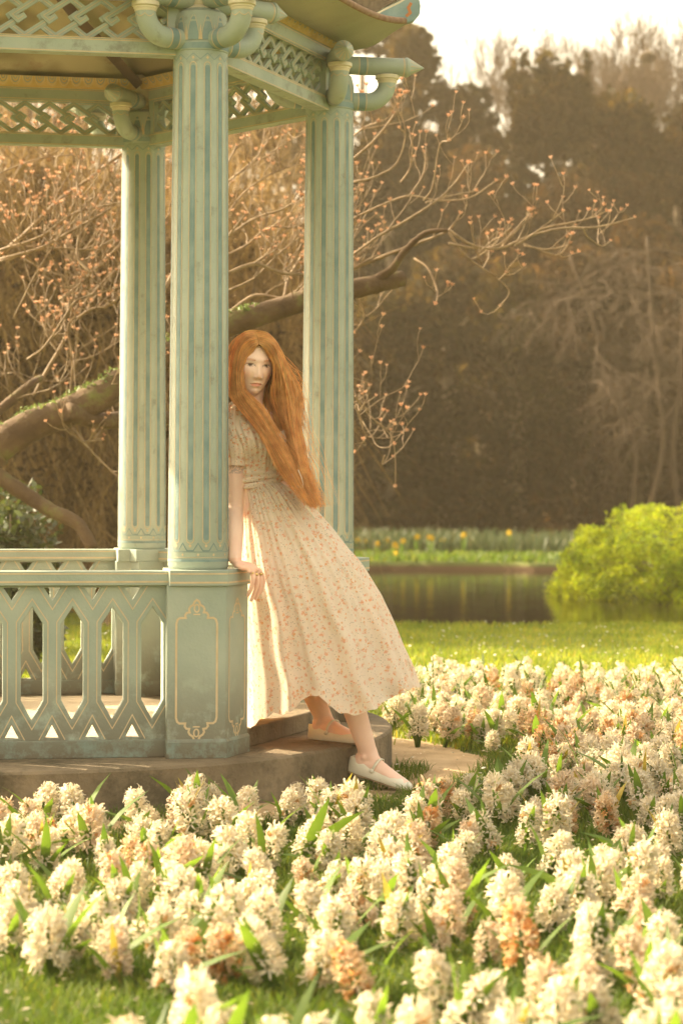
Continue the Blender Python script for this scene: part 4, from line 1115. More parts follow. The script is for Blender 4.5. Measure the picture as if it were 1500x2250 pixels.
thicket(-600, 250, 300, 18, 'dry shrub well left of the pavilion', 56, 4000)
thicket(120, 60, 260, 27, 'tall hazy shrub high above the left railing', 57, 6000)
thicket(500, 120, 260, 29, 'tall hazy shrub above the middle of the thicket', 58, 6000)

# daffodils on the far bank
M['daff'] = material('daffodil_yellow', (0.50, 0.34, 0.02), (0.6, 0.42, 0.04), 0.5, 5, transl=0.4)
M['daffleaf'] = material('daffodil_leaf', (0.04, 0.065, 0.03), (0.075, 0.10, 0.042), 0.5, 3, transl=0.3, vcol=True)
n = 11000; Xs = rng.uniform(-1.5, 6.5, n); Ys = rng.uniform(33.5, 38.5, n); kk = (np.sin(Xs * 1.7) + np.sin(Ys * 2 + Xs) + rng.random(n) * 2) > 0.2
tag(link(bpy.data.objects.new('daffodil_leaves', blades('daffodil_leaves', Xs[kk], Ys[kk], 0.30, 0.035, 0.35, M['daffleaf'], 9))), 'blue green daffodil leaves along the far bank', 'daffodil leaves', kind='stuff')
def daff_mesh():
    mb = MB()
    for k in range(6):
        a = 2 * PI * k / 6; d = Vector((0, math.cos(a), math.sin(a))); s = Vector((0, -math.sin(a), math.cos(a)))
        mb.add([Vector((0, 0, 0)), d * 0.03 - s * 0.016, d * 0.062, d * 0.03 + s * 0.016], [(0, 1, 2, 3)])
    mb.lathe([(0.014, 0), (0.016, 0.03), (0.024, 0.045)], 10, axis=Matrix.Rotation(R(90), 4, 'Y'))
    return mb.mesh('flower', M['daff'])
me_daff = daff_mesh()
V, F = leafgeo(0.36, 0.014, 0.2); me_dl = npmesh('leaf', V, F, M['hleaf'], True)
rnd = random.Random(4)
dstem = MB(); dstem.tube([(0, 0, 0), (0, 0, 0.34)], 0.008, 5); me_ds = dstem.mesh('stem', M['hleaf'])
for i, (px, py, big) in enumerate([(833, 1196, 2), (850, 1190, 2), (865, 1199, 2), (869, 1214, 1), (946, 1181, 2), (972, 1186, 1), (995, 1190, 2), (1118, 1172, 1), (885, 1188, 1), (800, 1192, 1), (1018, 1178, 1), (916, 1178, 1), (786, 1190, 1), (1316, 1166, 1)]):
    Yd = 33.0 + rnd.uniform(0, 1.5); Yd = Yd if py < 1205 else 31.8
    for j in range(big):
        b = P(px + rnd.uniform(-5, 5) * (big - 1), py + rnd.uniform(-4, 4), Yd); e = empty('daffodil', (b.x, Yd, b.z - 0.36), rnd.uniform(-2.2, -0.9))
        tag(e, 'yellow daffodil in bloom among blue green leaves on the far bank', 'daffodil', 'daffodils in bloom on the far bank')
        f_ = link(bpy.data.objects.new('flower', me_daff), e); f_.location = (0, 0, 0.36); f_.scale = (0.9,) * 3
        link(bpy.data.objects.new('stem', me_ds), e)
        for k in range(3):
            l = link(bpy.data.objects.new('leaf', me_dl), e); l.rotation_euler = (0, 0, k * 2.1)

# ------------------------------------------------------------------ the budding tree whose limbs pass behind the pavilion
TY = 11.6
tree = empty('budding_tree', (P(-330, 1000, TY).x, TY, 0)); tag(tree, 'spreading tree with mossy limbs and orange buds that reaches behind the pavilion', 'tree')
T0 = Vector(tree.location)
M['limb'] = material('mossy_limb_bark', (0.075, 0.045, 0.024), (0.13, 0.085, 0.045), 0.9, 7, 7, bump=0.012, bscale=28, dirt=((0.14, 0.16, 0.04), 7, 0.55, 0.8))
M['ttwig'] = material('budding_twigs', (0.17, 0.115, 0.062), (0.30, 0.21, 0.12), 0.7, 20, 4)
M['bud'] = material('orange_buds', (0.46, 0.23, 0.12), (0.60, 0.39, 0.24), 0.5, 40, 2, transl=0.35, rnd=0.25)
M['moss'] = material('ivy_leaves', (0.12, 0.17, 0.04), (0.2, 0.26, 0.07), 0.5, 5, transl=0.35, vcol=True)
limbs = []
def limb(pp, r0, r1, Y0=TY, Y1=None, n=26, part=True, knob=0.06):
    Y1 = Y1 or Y0; m = len(pp); W0 = [P(a, b, Y0 + (Y1 - Y0) * i / (m - 1)) - T0 for i, (a, b) in enumerate(pp)]
    q = crom(W0, n); rd = random.Random(int(pp[0][0] * 7 + pp[0][1]))
    rad = [0.82 * (r0 + (r1 - r0) * i / (n - 1)) * (1 + rd.uniform(-knob, knob)) for i in range(n)]
    limbs.append((q, rad))
    return q, rad
px2m = TY / FPX
def add_limb(name, *a, **k):
    q, rad = limb(*a, **k); mb = MB(); mb.tube(q, rad, 14); return mb.build(name, M['limb'], tree, True)
add_limb('trunk', [(-330, 1560), (-320, 1300), (-260, 1130), (-120, 1050), (0, 985)], 0.22, 0.105, n=20)
add_limb('limb', [(-20, 992), (60, 940), (150, 905), (230, 865), (300, 815), (400, 760), (500, 715), (600, 682), (700, 652), (790, 632), (845, 620), (884, 612)], 0.105, 0.052, TY, TY + 0.5, n=50)
add_limb('limb', [(150, 905), (230, 925), (330, 912), (420, 930), (520, 900)], 0.06, 0.03, TY, TY + 0.8)
add_limb('limb', [(-40, 1020), (40, 1075), (110, 1120), (170, 1150), (205, 1205)], 0.055, 0.035, TY, TY - 0.2)
add_limb('limb', [(-200, 1010), (-60, 930), (0, 900), (60, 850), (90, 830)], 0.05, 0.02, TY, TY + 0.6)
add_limb('limb', [(790, 636), (830, 612), (862, 590), (890, 550), (935, 512), (985, 505)], 0.036, 0.012, TY + 0.45, TY + 0.3)
# slender branches drawn from the photograph: (points, start radius, end radius)
BR = [([(985, 505), (1040, 540), (1100, 545), (1160, 520), (1230, 502), (1300, 500), (1350, 490), (1392, 478)], .010, .0045), ([(1160, 520), (1200, 500), (1250, 490), (1300, 478), (1330, 465)], .007, .004),
      ([(1280, 500), (1290, 520), (1320, 540), (1340, 530)], .006, .004), ([(985, 535), (1040, 545), (1090, 540), (1130, 505), (1170, 460)], .008, .004), ([(1150, 540), (1200, 548), (1240, 540), (1256, 515)], .006, .004),
      ([(1150, 535), (1220, 560), (1250, 535)], .005, .004), ([(1100, 545), (1120, 520), (1175, 470)], .006, .004), ([(1130, 540), (1170, 515), (1235, 465)], .006, .004),
      ([(775, 590), (850, 560), (930, 530), (985, 505), (1010, 470)], .014, .005), ([(775, 560), (830, 520), (900, 480), (960, 440), (1000, 400), (1027, 360)], .010, .004), ([(775, 480), (840, 450), (900, 430), (960, 440), (1030, 435), (1088, 398)], .008, .004),
      ([(935, 445), (990, 430), (1044, 420)], .006, .004), ([(775, 350), (820, 310), (860, 260), (872, 238)], .009, .004), ([(775, 300), (800, 280), (830, 268)], .006, .004), ([(775, 400), (820, 390), (870, 360), (890, 300), (878, 282)], .008, .004),
      ([(880, 400), (900, 370), (905, 330), (905, 296)], .006, .004), ([(900, 430), (930, 380), (935, 320)], .006, .004), ([(930, 440), (950, 410), (965, 320), (985, 310)], .006, .004), ([(985, 510), (1020, 560), (1060, 590), (1090, 610), (1118, 640), (1100, 672)], .009, .004),
      ([(1060, 590), (1080, 555)], .005, .004), ([(1095, 615), (1112, 600)], .005, .004), ([(1060, 580), (1050, 560), (1080, 530), (1100, 520)], .005, .004), ([(910, 568), (940, 590), (960, 640), (957, 668)], .007, .006),
      ([(780, 870), (800, 900), (830, 930), (860, 960), (868, 1010), (868, 1068)], .006, .003), ([(800, 935), (790, 900), (825, 870)], .005, .003), ([(845, 1000), (840, 1020), (862, 1005)], .005, .003), ([(780, 890), (810, 960), (850, 905)], .005, .003),
      ([(775, 640), (800, 690), (780, 730)], .010, .004),
      ([(0, 560), (60, 510), (130, 440), (200, 390), (265, 340), (330, 300)], .016, .008), ([(0, 550), (90, 520), (160, 470), (240, 450), (300, 440)], .010, .006), ([(0, 570), (90, 545), (170, 500), (240, 460), (265, 420)], .012, .006), ([(0, 575), (80, 550), (130, 545), (200, 548), (250, 525)], .010, .005),
      ([(75, 870), (100, 820), (140, 750), (160, 700), (200, 650), (260, 590), (330, 560)], .012, .006), ([(60, 790), (100, 760), (140, 700), (170, 660), (230, 640), (265, 630)], .008, .004), ([(155, 870), (160, 790), (150, 720), (170, 690)], .010, .006),
      ([(130, 660), (180, 620), (240, 560), (300, 520)], .009, .004), ([(170, 700), (200, 680), (240, 672), (262, 650)], .010, .006), ([(200, 600), (170, 560), (180, 480), (170, 400), (180, 330)], .010, .006), ([(160, 940), (200, 990), (260, 1050)], .010, .006),
      ([(30, 700), (80, 600), (130, 520), (170, 430)], .006, .004), ([(0, 380), (80, 350), (160, 340)], .006, .004), ([(500, 520), (560, 480), (620, 460), (665, 430)], .010, .005), ([(500, 600), (560, 580), (620, 600), (665, 602)], .012, .008), ([(500, 470), (540, 420), (600, 380), (660, 360)], .008, .004),
      ([(500, 640), (560, 610), (610, 560), (660, 520)], .009, .004), ([(500, 560), (540, 540), (590, 500), (640, 500), (700, 480), (760, 480)], .010, .006), ([(500, 400), (560, 350), (600, 300), (650, 290)], .008, .004), ([(500, 690), (560, 650), (640, 655), (700, 600), (775, 560)], .014, .008),
      ([(620, 675), (640, 600), (700, 520), (780, 440)], .012, .006), ([(700, 655), (760, 600), (830, 560)], .012, .008), ([(380, 770), (420, 640), (470, 560), (540, 470)], .014, .006), ([(250, 850), (330, 700), (400, 560), (470, 420), (520, 320)], .018, .006), ([(330, 800), (340, 640), (360, 480), (330, 360)], .012, .005)]
twb = MB(); buds = []
trnd = random.Random(8)
def twig(q0, d, L_, r0, lev):
    _a, _b = proj(Vector(q0) + d.normalized() * L_ * 0.8 + T0)
    if 480 < _a < 650 and 670 < _b < 780: return
    n = 7; q = Vector(q0); dd = d.normalized(); pts = [q.copy()]; sw = Vector((trnd.gauss(0, .5), trnd.gauss(0, .5), 0))
    for i in range(n):
        dd = (dd + Vector((trnd.gauss(0, .16), trnd.gauss(0, .16), trnd.gauss(0.13, .12))) + sw * 0.06).normalized(); q = q + dd * L_ / n; pts.append(q.copy())
    rad = [max(0.0019, 0.8 * r0 * (1 - 0.5 * i / n)) * (1.25 if i % 2 else 0.95) for i in range(n + 1)]
    twb.tube(pts, rad, 5, cap=True); buds.append((pts[-1], dd))
    if lev > 0:
        for k in range(trnd.randint(1, 2)):
            i = trnd.randint(2, n - 1); a = Vector((trnd.gauss(0, 1), trnd.gauss(0, .8), trnd.gauss(.3, .6))).normalized()
            twig(pts[i], (dd * 0.8 + a * 0.8), L_ * trnd.uniform(0.5, 0.8), rad[i] * 0.75, lev - 1)
for bi, (pp, r0, r1) in enumerate(BR):
    Y0 = TY + 0.35 + trnd.uniform(-0.35, 0.35) if pp[0][0] > 480 else TY + trnd.uniform(-0.2, 0.8)
    q, rad = limb(pp, r0, r1, Y0, Y0 + trnd.uniform(-0.3, 0.3), n=20, knob=0.12)
    twb.tube(q, rad, 7); buds.append((q[-1], (q[-1] - q[-2])))
    sub = 2 if pp[0][0] > 760 else (6 if len(pp) > 3 else 3)
    for k in range(sub):
        i = trnd.randint(5, 18); d = (q[i] - q[i - 1]).normalized(); a = Vector((trnd.gauss(0, 1), trnd.gauss(0, .7), trnd.gauss(.5, .6))).normalized()
        twig(q[i], d * 0.9 + a * 0.8, trnd.uniform(0.10, 0.26), max(0.0032, rad[i] * 0.65), 1)
for _ in range(230):    # finer growth behind the columns and at the left
    q, rad = limbs[trnd.randrange(1, len(limbs))]
    i = trnd.randint(3, len(q) - 2); px_, py_ = proj(q[i] + T0)
    if px_ > 800 or py_ > 1000: continue
    a = Vector((trnd.gauss(0, 1), trnd.gauss(0, 1), trnd.gauss(.6, .6))).normalized()
    twig(q[i], a, trnd.uniform(0.18, 0.55), 0.0036, 2)
tw = twb.build('twigs', M['ttwig'], tree, True); tw['kind'] = 'stuff'
bm_ = MB()
for k in range(5):
    a = 2 * PI * k / 5; d = Vector((math.cos(a), math.sin(a), 0)); s = Vector((-math.sin(a), math.cos(a), 0)); u = Vector((0, 0, 1))
    bm_.add([Vector((0, 0, -0.002)), d * 0.009 - s * 0.005 + u * 0.007, d * 0.012 + u * 0.017, d * 0.009 + s * 0.005 + u * 0.007], [(0, 1, 2, 3)])
bm_.lathe([(0.001, -0.003), (0.006, 0.002), (0.006, 0.009), (0.001, 0.014)], 7)
me_bud = bm_.mesh('bud', M['bud'])
bl_ = MB(); nb = 0
def awayhead(b):
    px_, py_ = proj(b[0] + T0); return not (485 < px_ < 640 and 680 < py_ < 760)
buds = [b for b in buds if awayhead(b)]
def budvis(b): px_, py_ = proj(b[0] + T0); return 0 <= px_ <= 1500 and py_ > 150
buds.sort(key=lambda b: 0 if budvis(b) else 1)
for j, (p, d) in enumerate(buds):
    rot = Vector(d).normalized().lerp(Vector((0, 0, 1)), 0.5).to_track_quat('Z', 'Y'); s = trnd.uniform(0.65, 1.15)
    if j < 290:
        o = link(bpy.data.objects.new('bud', me_bud), tree); o.location = p; o.rotation_euler = rot.to_euler(); o.scale = (s,) * 3
    else:
        m = Matrix.Translation(p) @ rot.to_matrix().to_4x4() @ Matrix.Scale(s, 4)
        bl_.add([m @ v.co for v in me_bud.vertices], [tuple(f.vertices) for f in me_bud.polygons])
if bl_.v:
    o = bl_.build('bud_clusters', M['bud'], tree); o['kind'] = 'stuff'
print('BUDS', len(buds))
# moss and ivy on the upper side of the big limb
q, rad = limbs[1]; cl = []
for i in range(2, 30):
    for k in range(2): cl.append((tuple(q[i] + Vector((trnd.uniform(-.03, .03), trnd.uniform(-.04, .04), rad[i] * 0.95))), (0.045, 0.045, 0.018)))
o = link(bpy.data.objects.new('ivy', leafcloud('ivy', cl, 1500, 0.012, M['moss'], 3)), tree); o['kind'] = 'stuff'
# ------------------------------------------------------------------ the woman
per = empty('person', P(700, 1620, 8.3)); per.location.z = STEP
tag(per, 'woman with very long red hair in a cream floral dress leaning against the front column', 'person')
PO = Vector(per.location)
def PP(px, py, Y): return P(px, py, Y) - PO
M['skin'] = material('fair_skin', (0.87, 0.59, 0.46), (0.91, 0.65, 0.52), 0.5, 12, 3, vcol=True, spec=0.35, bump=0.0004, bscale=200)
for n_ in M['skin'].node_tree.nodes:
    if n_.type == 'BSDF_PRINCIPLED':
        n_.inputs['Subsurface Weight'].default_value = 0.1; n_.inputs['Subsurface Radius'].default_value = (0.012, 0.005, 0.003)

def rings_loft(mb, rings, n=28, close=True):
    V = []; F = []
    for c, U, W_ in rings:
        for k in range(n):
            a = 2 * PI * k / n; V.append(c + U * math.cos(a) + W_ * math.sin(a))
    for j in range(len(rings) - 1):
        for k in range(n):
            k2 = (k + 1) % n; F.append((j * n + k, j * n + k2, (j + 1) * n + k2, (j + 1) * n + k))
    if close:
        F.append(tuple(range(n - 1, -1, -1))); F.append(tuple((len(rings) - 1) * n + k for k in range(n)))
    mb.add(V, F)

def rtube(mb, pts, rad, n=20, m=24):
    """smooth tapered limb with rounded ends through the given joints"""
    q = crom(pts, m); r = [interp(i / (m - 1), [j / (len(rad) - 1) for j in range(len(rad))], rad) for i in range(m)]
    d0 = (q[0] - q[1]).normalized(); d1 = (q[-1] - q[-2]).normalized()
    q = [q[0] + d0 * r[0] * s for s in (0.95, 0.75, 0.4)] + q + [q[-1] + d1 * r[-1] * s for s in (0.4, 0.75, 0.95)]
    r = [r[0] * s for s in (0.3, 0.66, 0.92)] + r + [r[-1] * s for s in (0.92, 0.66, 0.3)]
    mb.tube(q, r, n)

# body without the head: limbs, torso, hands and feet, fused into one skin
bd = MB()
ty = R(28); TR = Vector((math.cos(ty), math.sin(ty), 0)); TF = Vector((math.sin(ty), -math.cos(ty), 0))
torso = [((622, 1195, 8.26), .13, .09), ((612, 1165, 8.25), .165, .115), ((598, 1125, 8.235), .158, .115), ((580, 1085, 8.215), .125, .095), ((569, 1045, 8.20), .102, .080), ((566, 1005, 8.195), .115, .088),
         ((562, 965, 8.19), .135, .100), ((556, 932, 8.19), .150, .085), ((551, 908, 8.19), .115, .062), ((549, 895, 8.19), .060, .052), ((551, 882, 8.19), .044, .046), ((556, 868, 8.19), .039, .041), ((561, 845, 8.185), .038, .042)]
rings_loft(bd, [(PP(*c), TR * a, TF * b) for c, a, b in torso])
SH = PP(519, 930, 8.13); EL = PP(513, 1115, 8.10); WR = PP(516, 1226, 7.995)
rtube(bd, [PP(538, 918, 8.17), SH, PP(515, 1010, 8.13), EL], [.045, .046, .040, .034]); rtube(bd, [EL, PP(514, 1160, 8.06), WR], [.034, .036, .0245])
SH2 = PP(596, 935, 8.30); rtube(bd, [PP(575, 918, 8.22), SH2, PP(612, 1000, 8.37), PP(628, 1065, 8.42)], [.045, .045, .038, .034]); rtube(bd, [PP(628, 1065, 8.42), PP(618, 1120, 8.44), PP(600, 1170, 8.40)], [.034, .034, .025])
rtube(bd, [PP(600, 1170, 8.40), PP(592, 1200, 8.38)], [.03, .02])
for k in range(4): rtube(bd, [PP(594 - k * 4, 1198, 8.37 + .018 * k), PP(590 - k * 4, 1225, 8.37 + .018 * k), PP(588 - k * 4, 1245, 8.36 + .018 * k)], [.0085, .008, .0065], 10, 10)
rtube(bd, [PP(600, 1180, 8.37), PP(606, 1205, 8.35)], [.011, .008], 10, 8)
# the hand on the corner of the pedestal cap
ax = (PP(556, 1249, 7.975) - WR)
rings_loft(bd, [(WR + Vector((0, 0, .01)), Vector((0, .024, 0)), Vector((.016, 0, .018))), (PP(520, 1238, 7.985), Vector((0, .026, 0)), Vector((.008, 0, .016))), (PP(530, 1241, 7.98), Vector((-.004, .033, 0)), Vector((.003, 0, .014))),
                (PP(544, 1243, 7.98), Vector((-.010, .036, 0)), Vector((.004, 0, .0135))), (PP(555, 1248, 7.98), Vector((-.014, .036, .0)), Vector((.008, 0, .011))), (PP(561, 1254, 7.98), Vector((-.014, .034, .0)), Vector((.010, 0, .005)))], 20)
FING = [((552, 1251, 7.945), (557, 1270, 7.935), (552, 1292, 7.937), (545, 1308, 7.942)), ((559, 1251, 7.965), (566, 1273, 7.958), (561, 1299, 7.958), (552, 1319, 7.960)),
        ((565, 1252, 7.988), (573, 1274, 7.984), (569, 1299, 7.984), (561, 1317, 7.985)), ((570, 1253, 8.01), (579, 1270, 8.012), (577, 1290, 8.012), (571, 1305, 8.012))]
for f_, r0 in zip(FING, (.0092, .0096, .0092, .0082)):
    rtube(bd, [PP(*q) for q in f_], [r0, r0 * 1.02, r0 * 0.88, r0 * 0.72], 12, 16)
rtube(bd, [PP(524, 1242, 7.955), PP(534, 1247, 7.935), PP(545, 1249, 7.925), PP(550, 1256, 7.92)], [.012, .0115, .0095, .008], 12, 12)
# legs
HR = PP(598, 1185, 8.27); HL = PP(640, 1190, 8.22); KR = PP(650, 1405, 8.33); KL = PP(742, 1400, 8.16)
class Foot:
    def __init__(s, heel, toe, side=1, upref=Vector((0, 0, 1))):
        s.o = Vector(heel) - PO; d = Vector(toe) - Vector(heel); s.L = d.length; s.x = d.normalized()
        s.z = (upref - s.x * upref.dot(s.x)).normalized(); s.y = s.z.cross(s.x)
    def w(s, x, y, z): return s.o + s.x * x + s.y * y + s.z * z
_h = P(767, 1692, 8.30); _t = P(903, 1757, 8.20); _t.z = 0.012
FL_ = Foot(_h, _t); FR_ = Foot((-.108, 8.46, STEP + .002), (.088, 8.315, STEP + .002))
def leg(F_, H_, K_):
    A_ = F_.w(.055, 0, .085)
    mid = K_.lerp(A_, 0.28); back = (F_.x * -0.018)
    rtube(bd, [H_, H_.lerp(K_, .5), K_], [.088, .072, .052]); rtube(bd, [K_, mid + back, K_.lerp(A_, .62) + back * .6, A_], [.051, .056, .043, .033])
    for sg in (-1, 1): rtube(bd, [F_.w(.055, sg * .022, .078), F_.w(.055, sg * .026, .068)], [.014, .012], 10, 6)
    k = F_.L / .246
    rtube(bd, [A_ - F_.z * .0, F_.w(.040, 0, .045), F_.w(.030, 0, .033)], [.033, .031, .026])
    secs = [(.012, .020, .022, .028), (.04, .028, .030, .034), (.08, .029, .034, .040), (.12, .031, .030, .033), (.165, .037, .022, .022), (.20, .037, .016, .015), (.228, .028, .012, .011)]
    rings_loft(bd, [(F_.w(x * k, 0, zc + .004), F_.y * hw, F_.z * hh) for x, hw, zc, hh in secs], 20)
    rtube(bd, [A_ + F_.z * .005, F_.w(.085 * k, 0, .062), F_.w(.13 * k, 0, .040)], [.032, .024, .018])
leg(FL_, HL, KL); leg(FR_, HR, KR)
tmp = bpy.data.objects.new('tmp', bd.mesh('tmp', None)); link(tmp); fix_normals(tmp.data)
rm = tmp.modifiers.new('r', 'REMESH'); rm.mode = 'VOXEL'; rm.voxel_size = 0.0042; rm.use_smooth_shade = True
sm = tmp.modifiers.new('s', 'SMOOTH'); sm.factor = 0.5; sm.iterations = 4
dg = bpy.context.evaluated_depsgraph_get(); me_b = bpy.data.meshes.new_from_object(tmp.evaluated_get(dg)); bpy.data.objects.remove(tmp)

# head, modelled finely: x to the picture's right, f forward, z up
yaw = R(21); HF = Vector((math.sin(yaw), -math.cos(yaw), -0.06)).normalized()
HU = Vector((0.055, 0.0, 1)); HU = (HU - HF * HU.dot(HF)).normalized(); HX = HU.cross(HF) * -1
if HX.x < 0: HX = -HX
HO = PP(569.5, 803, 8.085) - HF * 0.086
def HW(x, f, z): return HO + HX * x + HF * f + HU * z
bm = bmesh.new(); bmesh.ops.create_icosphere(bm, subdivisions=6, radius=1.0)
hv = np.array([v.co[:] for v in bm.verts]); hf = [tuple(v.index for v in f.verts) for f in bm.faces]; bm.free()
x, y, z = hv[:, 0], hv[:, 1], hv[:, 2]
G = lambda v, c, s: np.exp(-((v - c) / s) ** 2)
low = np.clip(-z, 0, 1); hi = np.clip(z, 0, 1)
hx = x * (0.0735 - 0.013 * low ** 1.5 - 0.006 * hi ** 2)
hz = np.where(z > 0, z * 0.118, z * 0.116)
hy = np.where(y > 0, y * (0.090 - 0.010 * low ** 2), y * (0.098 - 0.035 * low))
front = np.clip(y, 0, 1) ** 0.5
hy = np.where(y > 0, np.minimum(hy, hy * 0.25 + 0.064), hy)          # flatter face
hy += 0.024 * front * G(hz, -0.102, 0.024) * G(hx, 0, 0.030)           # chin
hx *= 1 + 0.06 * G(hz, -0.028, 0.022) * front                       # cheek bones
hy += 0.004 * front * (G(hx, 0.036, 0.018) + G(hx, -0.036, 0.018)) * G(hz, -0.030, 0.018)
hy += 0.005 * front * G(hz, 0.020, 0.010) * G(hx, 0, 0.045)            # brow
hy -= 0.0060 * front * (G(hx, 0.031, 0.015) + G(hx, -0.031, 0.015)) * G(hz, 0.001, 0.0095)   # eye sockets
nz = np.interp(hz, [-0.056, -0.049, -0.043, -0.038, -0.01, 0.010, 0.02], [0, 0.25, 0.9, 1.0, 0.42, 0.12, 0])
nwid = np.interp(hz, [-0.05, -0.043, -0.02, 0.01], [0.0130, 0.0130, 0.0100, 0.0110])
hy += 0.0145 * front * nz * np.exp(-(hx / nwid) ** 2)
hy += 0.007 * front * (G(hx, 0.0115, 0.0048) + G(hx, -0.0115, 0.0048)) * G(hz, -0.043, 0.006)   # nostril wings
hy -= 0.003 * front * G(hz, -0.0665, 0.0018) * G(hx, 0, 0.020)         # line of the mouth
hy += 0.0055 * front * G(hz, -0.0620, 0.0042) * G(hx, 0, 0.018) + 0.0070 * front * G(hz, -0.0720, 0.0048) * G(hx, 0, 0.015)
hy -= 0.003 * front * G(hz, -0.083, 0.005) * G(hx, 0, 0.02)
hc = np.ones((len(hv), 3))
def paint(mask, c): 
    global hc
    m = np.clip(mask, 0, 1)[:, None]; hc = hc * (1 - m) + np.array(c)[None] * m
fr = (y > 0.2)
paint(0.55 * fr * (G(hx, 0.040, 0.020) + G(hx, -0.040, 0.020)) * G(hz, -0.035, 0.018), (1.0, 0.80, 0.74))
paint(0.35 * fr * G(hx, 0, 0.010) * G(hz, -0.040, 0.010), (1.0, 0.80, 0.74))
paint(0.2 * np.clip((np.abs(hx) - 0.035) / 0.03, 0, 1), (0.82, 0.66, 0.56))  # temples and jaw sides darkened: shade under the hair painted into the skin
for sx in (1, -1):
    ex = (hx - sx * 0.0305) * sx
    sock = fr * G(ex, 0, 0.019) * G(hz, 0.004, 0.012); paint(0.12 * sock, (0.72, 0.56, 0.48))
    lidtop = 0.0052 * (1 - (ex / 0.0150) ** 2) + 0.0008 * ex / 0.014; lidbot = -0.0042 * (1 - (ex / 0.0150) ** 2)
    inside = fr & (np.abs(ex) < 0.0150) & (hz < lidtop) & (hz > lidbot)
    paint(inside * 1.0, (0.80, 0.92, 1.0))
    ix = ex + 0.0016 * sx                                        # she looks back at the camera
    paint((inside & (np.hypot(ix, hz - 0.0006) < 0.0064)) * 1.0, (0.13, 0.13, 0.11)); paint((inside & (np.hypot(ix, hz - 0.0006) < 0.0026)) * 1.0, (0.05, 0.05, 0.05))
    paint(fr * (np.abs(ex) < 0.018) * G(hz, lidtop + 0.0006, 0.0018), (0.10, 0.05, 0.04)); paint(0.5 * fr * (np.abs(ex) < 0.015) * G(hz, lidbot - 0.0004, 0.0010), (0.4, 0.25, 0.2))
    brow = 0.0175 + 0.0035 * np.cos((ex - 0.004) / 0.016) - 0.0022; paint(0.95 * fr * (ex > -0.015) * (ex < 0.021) * G(hz, brow, 0.0028), (0.62, 0.33, 0.20))
mw = 0.0225; up_ = -0.0665 + 0.0062 * (1 - (np.abs(hx) / mw) ** 1.6) - 0.0012 * G(hx, 0, 0.004); lo_ = -0.0665 - 0.0085 * (1 - (hx / mw) ** 2)
lips = fr & (np.abs(hx) < mw) & (hz < up_) & (hz > lo_)
paint(lips * 0.85, (0.86, 0.44, 0.38)); paint(0.8 * fr * (np.abs(hx) < mw) * G(hz, -0.0665, 0.0011), (0.42, 0.20, 0.17))
paint(0.35 * fr * (G(hx, 0.0065, 0.0028) + G(hx, -0.0065, 0.0028)) * G(hz, -0.0495, 0.002), (0.35, 0.18, 0.13))
HXa, HFa, HUa, HOa = [np.array(v) for v in (HX, HF, HU, HO)]
hw_ = HOa + hx[:, None] * HXa + hy[:, None] * HFa + hz[:, None] * HUa
nb_ = len(me_b.vertices); bv = np.empty(nb_ * 3, dtype=np.float32); me_b.vertices.foreach_get('co', bv); bv = bv.reshape(-1, 3)
bc = np.ones((nb_, 3))
pz = [proj(Vector(v) + PO) for v in bv[::1]]; pz = np.array(pz)
r_ = np.random.default_rng(2)
arm = (pz[:, 0] < 550) & (pz[:, 1] > 1016) & (pz[:, 1] < 1040) & (bv[:, 1] + PO.y < 8.2)     # tattoo round the upper arm
tn = np.sin(bv[:, 2] * 900 + 3 * np.sin(bv[:, 0] * 500)) * np.sin(bv[:, 0] * 700 + bv[:, 2] * 260)
bc[arm & (tn > -0.1)] = (0.62, 0.64, 0.72)
kn = (pz[:, 0] < 600) & (pz[:, 1] > 1225) & (pz[:, 1] < 1330); bc[kn] = (1.0, 0.88, 0.82)
bfaces = [tuple(p.vertices) for p in me_b.polygons]
# keep only the part of the neck below the jaw; join head and body in one mesh
allv = np.concatenate([bv, hw_]); allf = bfaces + [tuple(i + nb_ for i in f) for f in hf]
me = bpy.data.meshes.new('body'); me.from_pydata(allv.tolist(), [], allf); me.polygons.foreach_set('use_smooth', [True] * len(me.polygons))
ca = me.color_attributes.new('tone', 'FLOAT_COLOR', 'POINT'); cc = np.ones((len(allv), 4), dtype=np.float32); cc[:, :3] = np.concatenate([bc, hc]); ca.data.foreach_set('color', cc.ravel())
me.materials.append(M['skin']); body = link(bpy.data.objects.new('body', me), per)
if (HX.cross(HF)).dot(HU) < 0: pass

